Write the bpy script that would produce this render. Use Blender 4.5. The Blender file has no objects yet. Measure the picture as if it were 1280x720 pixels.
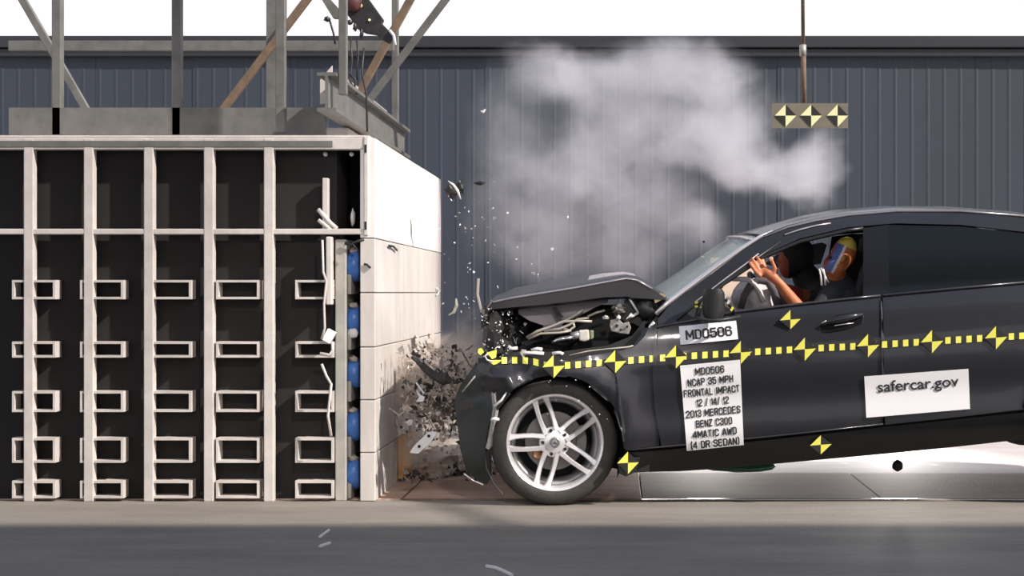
import bpy, bmesh, math, random
from mathutils import Vector, Matrix, noise
random.seed(7)
S = bpy.context.scene
COL = S.collection
PI = math.pi

# ------------------------------------------------------------------ camera
cam_d = bpy.data.cameras.new('camera'); cam = bpy.data.objects.new('camera', cam_d); COL.objects.link(cam)
cam.location = (0, -8, 1.07); cam.rotation_euler = (PI/2, 0, 0)
cam_d.sensor_width = 36; cam_d.lens = 56.25
cam_d.shift_x = -135/1280; cam_d.shift_y = 6/1280
cam_d.clip_end = 300
S.camera = cam

# ------------------------------------------------------------------ sky
w = bpy.data.worlds.new('sky'); S.world = w; w.use_nodes = True
nt = w.node_tree; nt.nodes.clear()
out = nt.nodes.new('ShaderNodeOutputWorld'); bg = nt.nodes.new('ShaderNodeBackground')
tc = nt.nodes.new('ShaderNodeTexCoord'); sp = nt.nodes.new('ShaderNodeSeparateXYZ')
cr = nt.nodes.new('ShaderNodeValToRGB')
cr.color_ramp.elements[0].position = 0.0; cr.color_ramp.elements[0].color = (1.0, .97, .98, 1)
cr.color_ramp.elements[1].position = 0.8; cr.color_ramp.elements[1].color = (.28, .36, .52, 1)
e = cr.color_ramp.elements.new(.3); e.color = (.85, .86, .92, 1)
nt.links.new(tc.outputs['Generated'], sp.inputs[0]); nt.links.new(sp.outputs['Z'], cr.inputs[0])
nt.links.new(cr.outputs[0], bg.inputs[0]); bg.inputs[1].default_value = 1.15
nt.links.new(bg.outputs[0], out.inputs[0])

# ------------------------------------------------------------------ sun
LDIR = Vector((.74, -.34, .62)).normalized()
sd = bpy.data.lights.new('sun', 'SUN'); sd.energy = 6.2; sd.color = (1, .93, .85); sd.angle = math.radians(1.1)
sun = bpy.data.objects.new('sun', sd); COL.objects.link(sun); sun.location = (8, -8, 9)
sun.rotation_euler = LDIR.to_track_quat('Z', 'Y').to_euler()

# added unseen fill lights for impact zone and ground : lamp data (their housings are built further down)
def spot(name, loc, aim, power, cone, radius, col=(1, .95, .9)):
    d = bpy.data.lights.new(name, 'SPOT'); d.energy = power; d.spot_size = math.radians(cone); d.spot_blend = .7; d.shadow_soft_size = radius; d.color = col
    o = bpy.data.objects.new(name, d); COL.objects.link(o); o.location = loc
    o.rotation_euler = (Vector(loc)-Vector(aim)).to_track_quat('Z', 'Y').to_euler(); return o
FILL_LIGHTS = [((.3, -4.6, 3.5), (-1.15, 1.1, .30), 420, 30, .18),
          ((.6, 3.6, .40), (.7, .6, .02), 125, 95, .12), ((2.0, 3.6, .40), (1.7, .6, .02), 125, 95, .12)]
for i_, f_ in enumerate(FILL_LIGHTS): spot('floodlight_lamp', *f_)

S.view_settings.view_transform = 'Standard'; S.view_settings.look = 'None'
S.view_settings.exposure = 0.0; S.view_settings.gamma = 1.0; S.view_settings.use_curve_mapping = False
S.cycles.volume_bounces = 2; S.cycles.volume_step_rate = 1.0; S.cycles.volume_max_steps = 256
S.cycles.use_denoising = True

F = 2000.0
def P(px, py, y):
    """a point at depth plane y seen at that place of the photograph"""
    d = 8.0 + y
    return Vector(((px-775)*d/F, y, 1.07-(py-366)*d/F))

# ------------------------------------------------------------------ materials
MATS = {}
def mat(name, col, rough=.6, metal=0, var=0, vscale=8, bump=0, bscale=40, coat=0, col2=None, stretch=(1,1,1), spec=.5, detail=6):
    m = bpy.data.materials.new(name); m.use_nodes = True
    n = m.node_tree; b = n.nodes['Principled BSDF']
    b.inputs['Base Color'].default_value = (*col, 1); b.inputs['Roughness'].default_value = rough
    b.inputs['Metallic'].default_value = metal; b.inputs['Coat Weight'].default_value = coat
    b.inputs['Coat Roughness'].default_value = .08; b.inputs['Specular IOR Level'].default_value = spec
    g = n.nodes.new('ShaderNodeNewGeometry'); mp = n.nodes.new('ShaderNodeMapping'); mp.inputs['Scale'].default_value = stretch
    n.links.new(g.outputs['Position'], mp.inputs[0])
    if var or col2:
        t = n.nodes.new('ShaderNodeTexNoise'); t.inputs['Scale'].default_value = vscale; t.inputs['Detail'].default_value = detail
        t.inputs['Roughness'].default_value = .65
        n.links.new(mp.outputs[0], t.inputs[0])
        r = n.nodes.new('ShaderNodeValToRGB')
        r.color_ramp.elements[0].position = .3; r.color_ramp.elements[1].position = .7
        c2 = col2 or tuple(min(1, c*(1+var)) for c in col); c1 = col if col2 else tuple(c*(1-var) for c in col)
        r.color_ramp.elements[0].color = (*c1, 1); r.color_ramp.elements[1].color = (*c2, 1)
        n.links.new(t.outputs[0], r.inputs[0]); n.links.new(r.outputs[0], b.inputs['Base Color'])
    if bump:
        t2 = n.nodes.new('ShaderNodeTexNoise'); t2.inputs['Scale'].default_value = bscale; t2.inputs['Detail'].default_value = 8
        n.links.new(mp.outputs[0], t2.inputs[0])
        bp = n.nodes.new('ShaderNodeBump'); bp.inputs['Strength'].default_value = bump; bp.inputs['Distance'].default_value = .02
        n.links.new(t2.outputs[0], bp.inputs['Height']); n.links.new(bp.outputs[0], b.inputs['Normal'])
    MATS[name] = m
    return m
mat('paint', (.024, .0235, .029), .33, .3, coat=.4, var=.12, vscale=2.5)
mat('paint_bonnet', (.012, .011, .014), .42, .1, coat=.12, spec=.4)
mat('paint_hood', (.055, .052, .060), .30, .45, coat=.5)
mat('paint_edge', (.34, .31, .34), .25, .6, coat=.4)  # lighter paint, used only for painted highlights on roof and hood
mat('black_plastic', (.012, .012, .013), .5)
mat('bumper_plastic', (.022, .026, .027), .5, var=.25, vscale=5)
mat('black_gloss', (.007, .007, .008), .28, coat=.15, spec=.35)
mat('dark_inner', (.010, .010, .011), .7, var=.4, vscale=14)
mat('inner_grey', (.24, .21, .225), .6, var=.2, vscale=6)
mat('rubber', (.034, .031, .028), .75, var=.25, vscale=25, bump=.15, bscale=90)
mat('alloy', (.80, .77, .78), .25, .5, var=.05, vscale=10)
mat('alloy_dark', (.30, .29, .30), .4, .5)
mat('disc_metal', (.22, .20, .19), .35, .8)
mat('chrome', (.85, .84, .84), .12, 1)
mat('bright_trim', (.80, .74, .76), .22, .7)  # real trim, and painted highlights along windscreen, door frame and hood
mat('gasket', (.01, .01, .01), .4)
mat('sticker_white', (.90, .88, .90), .45)
mat('ink', (.025, .024, .03), .5)
mat('yellow', (.90, .84, .13), .45)
mat('pale_yellow', (.93, .90, .50), .5)
mat('tape_black', (.02, .018, .016), .5)
mat('barrier_paint', (.64, .59, .56), .6, col2=(.44, .40, .37), vscale=3.2, stretch=(1, 1, .35), bump=.12, bscale=14)
mat('barrier_top', (.78, .73, .71), .5, var=.06, vscale=3)
mat('frame_paint', (.66, .60, .56), .5, col2=(.48, .44, .41), vscale=7, bump=.05)
mat('plate_grey', (.44, .42, .37), .55, .1, col2=(.30, .29, .26), vscale=8)
mat('blue', (.055, .16, .47), .38, var=.25, vscale=25)
mat('dark_void', (.012, .010, .010), .85)
mat('steel_grey', (.20, .19, .18), .5, .2, col2=(.12, .12, .11), vscale=9)
mat('steel_dark', (.055, .052, .055), .5, .4, col2=(.03, .028, .03), vscale=20)
mat('rust', (.22, .14, .085), .8, col2=(.12, .085, .06), vscale=18)
mat('red_part', (.10, .03, .028), .6, var=.3)
mat('wall_paint', (.034, .043, .062), .62, .0, col2=(.027, .034, .047), vscale=.7, bump=.02, stretch=(1, 1, .3))
mat('wall_cap', (.030, .031, .036), .5, .2)
mat('fabric_shirt', (.035, .037, .042), .85, var=.2, bump=.3, bscale=60)
mat('dummy_skin', (.52, .17, .07), .5, var=.18, vscale=18)
mat('dummy_red', (.36, .06, .035), .55, var=.2)
mat('chalk_yellow', (.85, .68, .13), .6)
mat('chalk_blue', (.10, .16, .42), .6)
mat('chalk_orange', (.55, .17, .05), .6)
mat('chalk_white', (.75, .72, .75), .6)
mat('airbag', (.85, .76, .75), .85, col2=(.52, .45, .46), vscale=14, bump=.3, bscale=20)
mat('beige', (.92, .74, .58), .8, var=.1, vscale=6)
mat('seat_dark', (.018, .017, .018), .7, var=.3)
mat('green_glass', (.03, .13, .08), .2)
mat('hose', (.42, .38, .33), .4, .3)
mat('debris_dark', (.025, .022, .021), .6, var=.6, vscale=30, bump=.4, bscale=40)
mat('debris_light', (.72, .70, .70), .45)
mat('debris_grey', (.30, .28, .26), .5, .3, var=.4, vscale=30)
mat('debris_dusty', (.62, .53, .47), .8, col2=(.30, .26, .23), vscale=26, bump=.3, bscale=40)
mat('wood', (.85, .50, .22), .7, col2=(.62, .33, .13), vscale=10, stretch=(3, 3, .6))

def emptymat_mix(m, make):
    make(m.node_tree, m.node_tree.nodes['Principled BSDF'])

# concrete ground: two noise layers of tone, tyre scuffs along x
def concrete(name, a, b, c, rough=.75, sc=1.3):
    m = bpy.data.materials.new(name); m.use_nodes = True; n = m.node_tree; bs = n.nodes['Principled BSDF']
    g = n.nodes.new('ShaderNodeNewGeometry')
    mp = n.nodes.new('ShaderNodeMapping'); mp.inputs['Scale'].default_value = (.55, 2.2, 1)
    n.links.new(g.outputs['Position'], mp.inputs[0])
    t = n.nodes.new('ShaderNodeTexNoise'); t.inputs['Scale'].default_value = sc; t.inputs['Detail'].default_value = 9; t.inputs['Roughness'].default_value = .7
    n.links.new(mp.outputs[0], t.inputs[0])
    r = n.nodes.new('ShaderNodeValToRGB'); r.color_ramp.elements[0].position = .32; r.color_ramp.elements[1].position = .68
    r.color_ramp.elements[0].color = (*a, 1); r.color_ramp.elements[1].color = (*c, 1)
    e = r.color_ramp.elements.new(.5); e.color = (*b, 1)
    n.links.new(t.outputs[0], r.inputs[0])
    t2 = n.nodes.new('ShaderNodeTexNoise'); t2.inputs['Scale'].default_value = 60; t2.inputs['Detail'].default_value = 4
    n.links.new(g.outputs['Position'], t2.inputs[0])
    mx = n.nodes.new('ShaderNodeMixRGB'); mx.blend_type = 'MULTIPLY'; mx.inputs[0].default_value = .35
    n.links.new(r.outputs[0], mx.inputs[1]); n.links.new(t2.outputs[0], mx.inputs[2])
    n.links.new(mx.outputs[0], bs.inputs['Base Color']); bs.inputs['Roughness'].default_value = rough
    bp = n.nodes.new('ShaderNodeBump'); bp.inputs['Strength'].default_value = .25; bp.inputs['Distance'].default_value = .01
    n.links.new(t2.outputs[0], bp.inputs['Height']); n.links.new(bp.outputs[0], bs.inputs['Normal'])
    MATS[name] = m
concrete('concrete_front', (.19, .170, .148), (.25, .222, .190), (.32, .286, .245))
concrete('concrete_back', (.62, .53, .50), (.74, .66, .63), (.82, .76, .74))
concrete('sheet_rust', (.42, .26, .19), (.58, .38, .29), (.70, .50, .41), .6, 3)
concrete('sheet_grey', (.44, .37, .35), (.52, .45, .43), (.60, .53, .50), .75, 2)

def glassmat(name, col, alpha, rough=.05):
    m = bpy.data.materials.new(name); m.use_nodes = True; n = m.node_tree; b = n.nodes['Principled BSDF']
    b.inputs['Base Color'].default_value = (*col, 1); b.inputs['Roughness'].default_value = rough
    b.inputs['Alpha'].default_value = alpha; MATS[name] = m
glassmat('windscreen_glass', (.50, .60, .57), .50, .15)
glassmat('dark_glass', (.006, .007, .007), .90, .12)

# ------------------------------------------------------------------ mesh helpers
def tag(o, label=None, cat=None, group=None, kind=None):
    if label: o['label'] = label
    if cat: o['category'] = cat
    if group: o['group'] = group
    if kind: o['kind'] = kind
    return o
def empty(name, loc=(0, 0, 0)):
    o = bpy.data.objects.new(name, None); COL.objects.link(o); o.location = loc; o.empty_display_size = .1
    return o
def link(name, me, parent=None):
    o = bpy.data.objects.new(name, me); COL.objects.link(o)
    if parent is not None:
        o.parent = parent
        r = parent; off = Vector((0, 0, 0))
        while r is not None: off += Vector(r.location); r = r.parent
        o.location = -off            # mesh data are in world coordinates
    return o

class MB:
    def __init__(s): s.v = []; s.f = []; s.m = []
    def add(s, vs, fs, mi=0):
        k = len(s.v); s.v += [tuple(p) for p in vs]
        s.f += [tuple(i+k for i in f) for f in fs]; s.m += [mi]*len(fs); return s
    def box(s, lo, hi, mi=0, rot=None, c=None):
        x0, y0, z0 = lo; x1, y1, z1 = hi
        vs = [Vector(p) for p in ((x0,y0,z0),(x1,y0,z0),(x1,y1,z0),(x0,y1,z0),(x0,y0,z1),(x1,y0,z1),(x1,y1,z1),(x0,y1,z1))]
        if rot is not None:
            c = c or sum(vs, Vector())/8
            vs = [c + rot @ (p-c) for p in vs]
        return s.add(vs, [(0,3,2,1),(4,5,6,7),(0,1,5,4),(1,2,6,5),(2,3,7,6),(3,0,4,7)], mi)
    def tube(s, pts, r, n=10, mi=0, closed=False, flat=1.0):
        pts = [Vector(p) for p in pts]; rs = r if isinstance(r, (list, tuple)) else [r]*len(pts)
        N = len(pts); vs = []
        prev = None
        for i, p in enumerate(pts):
            if closed: t = pts[(i+1) % N]-pts[i-1]
            else: t = pts[min(i+1, N-1)]-pts[max(i-1, 0)]
            t.normalize()
            if prev is None:
                up = Vector((0, 1, 0)) if abs(t.y) < .9 else Vector((1, 0, 0))
                a = t.cross(up).normalized()
            else:
                a = (prev - t*prev.dot(t)).normalized()
            prev = a; b = t.cross(a)
            for k in range(n):
                q = 2*PI*k/n
                vs.append(p + a*math.cos(q)*rs[i] + b*math.sin(q)*rs[i]*flat)
        fs = []
        for i in range(N if closed else N-1):
            j = (i+1) % N
            for k in range(n):
                l = (k+1) % n
                fs.append((i*n+k, i*n+l, j*n+l, j*n+k))
        if not closed:
            fs.append(tuple(range(n-1, -1, -1))); fs.append(tuple((N-1)*n+k for k in range(n)))
        return s.add(vs, fs, mi)
    def lathe(s, prof, c, axis='y', n=48, mi=0, closed=True):
        """prof: (radius, offset along axis)"""
        vs = []; c = Vector(c); M = len(prof)
        for k in range(n):
            q = 2*PI*k/n
            for r, h in prof:
                if axis == 'y': vs.append(c+Vector((r*math.cos(q), h, r*math.sin(q))))
                elif axis == 'x': vs.append(c+Vector((h, r*math.cos(q), r*math.sin(q))))
                else: vs.append(c+Vector((r*math.cos(q), r*math.sin(q), h)))
        fs = []
        for k in range(n):
            l = (k+1) % n
            for i in range(M if closed else M-1):
                j = (i+1) % M
                fs.append((k*M+i, l*M+i, l*M+j, k*M+j))
        return s.add(vs, fs, mi)
    def grid(s, rows, mi=0):
        R = len(rows); C = len(rows[0]); vs = [p for r in rows for p in r]
        fs = [(i*C+j, i*C+j+1, (i+1)*C+j+1, (i+1)*C+j) for i in range(R-1) for j in range(C-1)]
        return s.add(vs, fs, mi)
    def prism(s, pts, d, mi=0):
        """closed outline extruded by vector d"""
        n = len(pts); d = Vector(d); vs = [Vector(p) for p in pts]; vs += [p+d for p in vs]
        fs = [tuple(range(n)), tuple(range(2*n-1, n-1, -1))] + [(i, i+n, (i+1) % n+n, (i+1) % n) for i in range(n)]
        return s.add(vs, fs, mi)
    def blob(s, c, r, seed=0, jag=.3, n=10, mi=0, rot=None):
        """a lumpy closed lump"""
        vs = []; c = Vector(c); rx, ry, rz = r if isinstance(r, (tuple, list)) else (r, r, r)
        rings = n//2+1
        for i in range(rings+1):
            th = PI*i/rings
            for k in range(n):
                ph = 2*PI*k/n
                d = Vector((math.sin(th)*math.cos(ph), math.sin(th)*math.sin(ph), math.cos(th)))
                f = 1+jag*noise.noise(d*2.3+Vector((seed*3.1, seed, 0)))*2
                if i in (0, rings): f = 1+jag*noise.noise(Vector((0, 0, d.z))*2.3+Vector((seed*3.1, seed, 0)))*2
                q = Vector((d.x*rx*f, d.y*ry*f, d.z*rz*f))
                if rot is not None: q = rot @ q
                vs.append(c+q)
        fs = [(i*n+k, (i+1)*n+k, (i+1)*n+(k+1) % n, i*n+(k+1) % n) for i in range(rings) for k in range(n)]
        return s.add(vs, fs, mi)
    def mesh(s, name, mats, smooth=False):
        me = bpy.data.meshes.new(name); me.from_pydata(s.v, [], s.f)
        for m in (mats if isinstance(mats, (list, tuple)) else [mats]): me.materials.append(MATS[m])
        me.polygons.foreach_set('material_index', s.m)
        bm = bmesh.new(); bm.from_mesh(me); bmesh.ops.remove_doubles(bm, verts=bm.verts, dist=1e-5)
        bmesh.ops.recalc_face_normals(bm, faces=bm.faces); bm.to_mesh(me); bm.free()
        if smooth: me.shade_smooth()
        return me
    def build(s, name, mats, parent=None, smooth=False, bevel=0, solid=0, autos=None):
        me = s.mesh(name, mats, smooth); o = link(name, me, parent)
        if autos: 
            me.set_sharp_from_angle(angle=math.radians(autos))
        if solid:
            md = o.modifiers.new('thick', 'SOLIDIFY'); md.thickness = abs(solid); md.offset = 1 if solid > 0 else -1
            if smooth: ms = o.modifiers.new('sharp', 'EDGE_SPLIT'); ms.split_angle = math.radians(38)
        if bevel:
            md = o.modifiers.new('edge', 'BEVEL'); md.width = bevel; md.segments = 2; md.limit_method = 'ANGLE'
        return o

# ------------------------------------------------------------------ the setting
def struct(o): o['kind'] = 'structure'; return o
SEAM = .26
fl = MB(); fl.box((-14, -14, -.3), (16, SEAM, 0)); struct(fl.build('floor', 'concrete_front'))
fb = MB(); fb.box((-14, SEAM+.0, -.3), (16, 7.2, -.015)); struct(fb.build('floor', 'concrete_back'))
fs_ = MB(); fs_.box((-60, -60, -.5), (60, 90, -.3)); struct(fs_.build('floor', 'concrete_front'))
# camera pit covers along the seam : sheets 1.24 m wide
px0 = [-3.62, -2.375, -1.13, .110, 1.355, 2.60, 3.845]
pit = empty('pit_cover', (0, SEAM, 0))
tag(pit, 'row of flat cover sheets on the ground under the car', 'floor cover')
for i, x in enumerate(px0):
    b = MB(); b.box((x+.006, SEAM+.012, -.015), (x+1.24, 1.46 if i > 2 else 2.4, .004+.001*(i % 2)))
    o = b.build('cover_sheet', 'sheet_rust' if i < 3 else 'sheet_grey', pit, bevel=.002)
    if i == 2: o['label'] = 'rust-brown cover sheet'
b = MB(); b.box((.11, SEAM-.012, .0), (5.1, SEAM+.010, .008)); b.build('edge_strip', 'bright_trim', pit, bevel=.002)
b = MB(); b.box((-1.13, SEAM-.010, .0), (.105, SEAM+.010, .007)); b.build('edge_strip', 'rust', pit, bevel=.002)

# back wall : standing-seam panels with ribs
WY = 7.0
wall_root = struct(empty('wall_back', (0, WY, 0)))
bk = MB(); bk.box((-9.5, WY+.05, 0), (12.5, WY+.25, 3.45)); struct(bk.build('wall_back', 'wall_paint', wall_root))
x = -9.5; ptemplate = None
pw = .915
def panel_mesh():
    b = MB(); prof = [(0, 0)]
    nrib = 6; st = pw/nrib
    for k in range(nrib):
        a = k*st; prof += [(a+.02, 0), (a+.030, -.003), (a+.044, -.003), (a+.054, 0), (a+st-.001, 0)]
    prof = sorted(set(prof))
    rows = [[Vector((p[0], p[1], 0)) for p in prof], [Vector((p[0], p[1], 3.42)) for p in prof]]
    b.grid(rows); return b.mesh('wall_panel', 'wall_paint')
pm = panel_mesh(); i = 0
while x < 12:
    o = bpy.data.objects.new('wall_panel', pm); COL.objects.link(o); o.parent = wall_root
    o.location = (x, WY-WY+.020+.003*((i*7) % 3), 0); o['kind'] = 'structure'
    x += pw; i += 1
b = MB(); b.box((-9.5, WY-.07, 3.36), (12.5, WY+.3, 3.47)); struct(b.build('trim_1', 'wall_cap', wall_root, bevel=.01))
b = MB(); b.box((-9.5, WY-.04, 3.28), (12.5, WY+.05, 3.355)); struct(b.build('trim_2', 'wall_cap', wall_root, bevel=.01))

# unseen roof added over the camera side; its edge throws the shade across the near ground
K = LDIR / LDIR.z
RH = 6.0; edge_y = -.72 + K.y*RH
can = empty('shelter_roof', (1, -8, 0)); tag(can, 'flat shelter roof on posts over the camera side', 'roof')
b = MB(); b.box((-11, -13, RH), (22, edge_y, RH+.18)); b.build('roof_slab', 'steel_grey', can)
for xx in (-10.5, 5.0, 21.5):
    for yy in (-12.6, ):
        b = MB(); b.box((xx-.08, yy-.08, 0), (xx+.08, yy+.08, RH)); b.build('post', 'steel_grey', can)
b = MB(); b.box((21.4, edge_y-.3, 0), (21.56, edge_y-.14, RH)); b.build('post', 'steel_grey', can)
b = MB(); b.box((-10.58, edge_y-.3, 0), (-10.42, edge_y-.14, RH)); b.build('post', 'steel_grey', can)
b = MB()
A = Vector((-.95, .22, 0)); B = Vector((-.30, -1.2, 0))
b.tube([A+K*RH, B+K*(RH+.05)], .05, 8); b.build('outrigger', 'steel_grey', can)  # unseen boom added to cast the diagonal shadow on the ground

# floodlight housings, made up to carry the added lamps
for k_, (loc, aim, pw_, cn_, rd_) in enumerate(FILL_LIGHTS):
    r = empty('floodlight', (loc[0], loc[1], RH if k_ == 0 else 0)); tag(r, ['round floodlight hanging on a rod from the shelter roof', 'low floodlight behind the car, nearer the barrier', 'low floodlight behind the car, farther from the barrier'][k_], 'floodlight')
    L = Vector(loc); dn = (Vector(aim)-L).normalized(); b = MB()
    b.tube([L-dn*.20, L-dn*.14, L-dn*.03, L+dn*.04], [.03, rd_*.8, rd_+.03, rd_+.05], 20); hs = b.build('housing', 'black_plastic', r, True)
    # open the mouth so the lamp shines out
    bm = bmesh.new(); bm.from_mesh(hs.data); fcs = [f for f in bm.faces if len(f.verts) > 4 and (f.calc_center_median()-L).dot(dn) > 0]; bmesh.ops.delete(bm, geom=fcs, context='FACES'); bm.to_mesh(hs.data); bm.free()
    zb_ = RH if k_ == 0 else 0; b = MB(); b.tube([Vector((L.x, L.y, zb_))-Vector((dn.x, dn.y, 0))*.14, L-dn*.14], .02, 8); b.build('stand', 'steel_grey', r, True)

# ------------------------------------------------------------------ crash barrier
FX = -1.254; YN = .2; YF = 3.2
def zpy(py, d=8.2): return 1.07-(py-366)*d/F
def xpx(px, d=8.2): return (px-775)*d/F
bar = empty('crash_barrier', (-2.2, 1.7, 0))
tag(bar, 'white steel and block crash barrier with blue load cells at left', 'barrier')
rows = [zpy(p) for p in (172, 298, 366, 434, 500, 566, 627)]
rows[-1] = 0.0
for r in range(6):
    for c in range(3):
        y0 = YN+c*1.0; z1, z0 = rows[r], rows[r+1]
        b = MB(); jit = random.uniform(-.002, .002); g = .0022
        b.box((FX-.078, y0+(.0 if c == 0 else g*.6), z0+g), (FX+jit, y0+1.0-g*.6, z1-g))
        b.build('face_block', 'barrier_top' if r == 0 else 'barrier_paint', bar, bevel=.004)
# near-end strip of the top block (cream post) and top frame
b = MB(); zt, zb = zpy(171), zpy(297)
b.box((xpx(455), YN-.01, zb+.01), (xpx(460.5), YN+.06, zt)); b.build('frame_post', 'frame_paint', bar, bevel=.004)
for py in (186, 282):
    b = MB(); b.box((xpx(456), YN-.014, zpy(py+5)), (xpx(458.6), YN-.006, zpy(py-5))); b.build('slot', 'dark_void', bar)
b = MB(); b.box((xpx(-60), YN-.004, zpy(187)), (xpx(455), YN+.06, zpy(172))); b.build('top_rail', 'frame_paint', bar, bevel=.004)
b = MB(); b.box((xpx(-60), YN-.004, zpy(293)), (xpx(455), YN+.06, zpy(286))); b.build('lower_rail', 'frame_paint', bar, bevel=.004)
b = MB(); b.box((xpx(-60), YN-.008, zpy(184)), (xpx(416), YN+.0, zpy(176))); b.build('name_plate', 'steel_grey', bar, bevel=.002)
b = MB(); b.box((xpx(-60), YN+.02, zpy(171)), (xpx(460), YF, zpy(168.5))); b.build('top_plate', 'frame_paint', bar)
for px in (403, 436):
    b = MB(); b.lathe([(.0, -.006), (.011, -.004), (.012, .01), (0, .01)], (xpx(px), YN+.08, zpy(191)), n=12, closed=False); b.build('bolt', 'sticker_white', bar, True)
b = MB(); b.box((xpx(402), YN+.02, zpy(286)), (xpx(409), YN+.07, zpy(222))); b.build('inner_post', 'frame_paint', bar, bevel=.003)
b = MB(); b.tube([P(398, 262, .23), P(405, 270, .22), P(413, 279, .22), P(421, 286, .22)], .012, 8); b.tube([P(398, 275, .21), P(408, 283, .21), P(414, 288, .21)], .01, 8); b.build('cable', 'frame_paint', bar, True)
b = MB(); b.box((xpx(-60), YN+.09, 0), (xpx(417), YF, zpy(171.5))); b.build('core', 'dark_void', bar)
b = MB(); b.box((xpx(417.5), YN+.5, zpy(299)), (xpx(452), YF, zpy(172))); b.build('core', 'dark_void', bar)
b = MB(); b.blob(P(441, 272, .35), (.012, .03, .045), 3, .2); b.build('lamp', 'debris_light', bar, True)
for px in (330, 255, 180, 105, 30):
    b = MB(); b.box((xpx(px), YN-.006, 0), (xpx(px+12), YN+.05, zt-.01)); b.build('frame_post', 'frame_paint', bar, bevel=.004)
# backing plate, load cells
b = MB(); b.box((xpx(418), YN+.02, 0.0), (xpx(432), YF-.02, zpy(299))); b.build('backing_plate', 'plate_grey', bar, bevel=.006)
b = MB(); b.box((xpx(433), YN+.45, 0.0), (xpx(451), YF-.02, zpy(299))); b.build('core', 'dark_void', bar)
b = MB()
for k, py in enumerate((355, 425, 490, 560, 612)):
    b.box((xpx(432), YN+.05, zpy(py+13)), (xpx(437), YN+.3, zpy(py-13)))
b.build('cell_mount', 'plate_grey', bar, bevel=.004)
for k, (py, h) in enumerate(((332, 41), (400, 38), (467, 38), (532, 40), (592, 41))):
    for cc in range(3):
        yc = YN+.12+cc*.95
        b = MB(); R = h/2/241*1.0; xa = xpx(432.5, 8.28); xb = xpx(449.5, 8.28); wd = xb-xa
        prof = [(0, 0), (R*.8, 0), (R*.93, wd*.12), (R, wd*.35), (R, wd*.65), (R*.93, wd*.88), (R*.8, wd), (0, wd)]
        b.lathe(prof, (xa, yc, zpy(py, 8.28)), 'x', 28, closed=False)
        if cc == 0:
            o = b.build('load_cell', 'blue', bar, True); o['label'] = 'blue load cell'
            b2 = MB(); b2.blob((xa+wd*.5, yc-.02, zpy(py, 8.28)+R*.93), (wd*.4, .05, .016), k, .3); b2.build('dusty_cap', 'debris_dusty', o, True)
            if k == 1:
                b3 = MB(); b3.blob((xa+wd*.55, yc-R*.83, zpy(417, 8.2)), (wd*.42, .012, .026), k, .2); b3.build('white_tag', 'debris_light', o, True)
        else: b.build('load_cell', 'blue', bar, True)
# tubes left of the plate, end-on
for py, h in ((362, 24), (437, 20), (502, 26), (563, 31), (612, 22)):
    for cx in (393, 300, 215, 130, 45):
        b = MB(); xa, xb = xpx(cx-24), xpx(cx+24); z0, z1 = zpy(py+h/2), zpy(py-h/2); t = .012
        if cx < 393: xa, xb = xpx(cx-30), xpx(cx+24)
        b.box((xa, YN, z0), (xb, YN+.5, z0+t)); b.box((xa, YN, z1-t), (xb, YN+.5, z1))
        b.box((xa, YN, z0+t), (xa+t, YN+.5, z1-t)); b.box((xb-t, YN, z0+t), (xb, YN+.5, z1-t))
        b.build('square_tube', 'frame_paint', bar)
b = MB(); b.box((xpx(408.5), YN-.03, zpy(381)), (xpx(416), YN+.03, zpy(296))); b.build('conduit', 'frame_paint', bar, bevel=.006)
b = MB(); q = Matrix.Rotation(.5, 3, 'Y'); b.box((xpx(407), YN-.05, zpy(428)), (xpx(418), YN, zpy(412)), rot=q); b.build('junction_box', 'sticker_white', bar, bevel=.004)
b = MB(); b.tube([P(403, 300, .12), P(404, 340, .12), P(408, 352, .12), P(405, 380, .12), P(406, 410, .12), P(402, 424, .12)], .006, 6)
b.tube([P(400, 442, .12), P(412, 444, .12), P(416, 438, .12), P(416, 428, .12)], .009, 6)
b.tube([P(402, 455, .12), P(408, 470, .12), P(414, 480, .12), P(410, 520, .12), P(414, 545, .12)], .007, 6)
b.build('cable', 'frame_paint', bar, True)
b = MB(); b.tube([P(431, 304, .2), P(438, 306, .2), P(446, 302, .2), P(455, 299, .2)], .008, 6); b.tube([P(437, 310, .17), P(441, 305, .17), P(445, 311, .17)], .006, 6); b.build('cable', 'black_plastic', bar, True)
# marks on the face : scratches, a hook
def facept(px, py, off=0):
    d = (FX)*F/(px-775); return Vector((FX+off, d-8, 1.07-(py-366)*d/F))
b = MB(); b.tube([facept(484, 307, .01), facept(489, 308, .012), facept(494, 313, .01)], .006, 6); b.build('clip', 'black_plastic', bar, True)
b = MB(); b.tube([P(455, 330, .19), P(459, 331, .19), P(463, 335, .19)], .006, 6); b.build('clip', 'black_plastic', bar, True)
b = MB(); b.tube([facept(544, 360, .01), facept(547, 364, .014), facept(544, 369, .01)], .006, 6); b.build('hook', 'debris_light', bar, True)
b = MB(); b.box((FX, 1.03, .02), (FX+.03, 1.50, .25)); o = b.build('kick_board', 'wood', bar, bevel=.004); o['label'] = 'orange wooden board at the foot'
b = MB()   # dust-caked crumpled skin stuck low on the face
rowsg = []
for i in range(26):
    r_ = []
    for j in range(34):
        u = i/25; v = j/33; y = YN+.45+v*2.4; z = .30+u*.62
        edge = min(u, 1-u, v, 1-v)*3.2
        nx = noise.noise(Vector((y*4, z*5, 1)))*.5+noise.noise(Vector((y*11, z*12, 4)))*.35
        r_.append(Vector((FX+.003+max(-.02, .09*(min(1, edge))*(.35+nx)), y, z)))
    rowsg.append(r_)
b.grid(rowsg); keep = []
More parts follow.
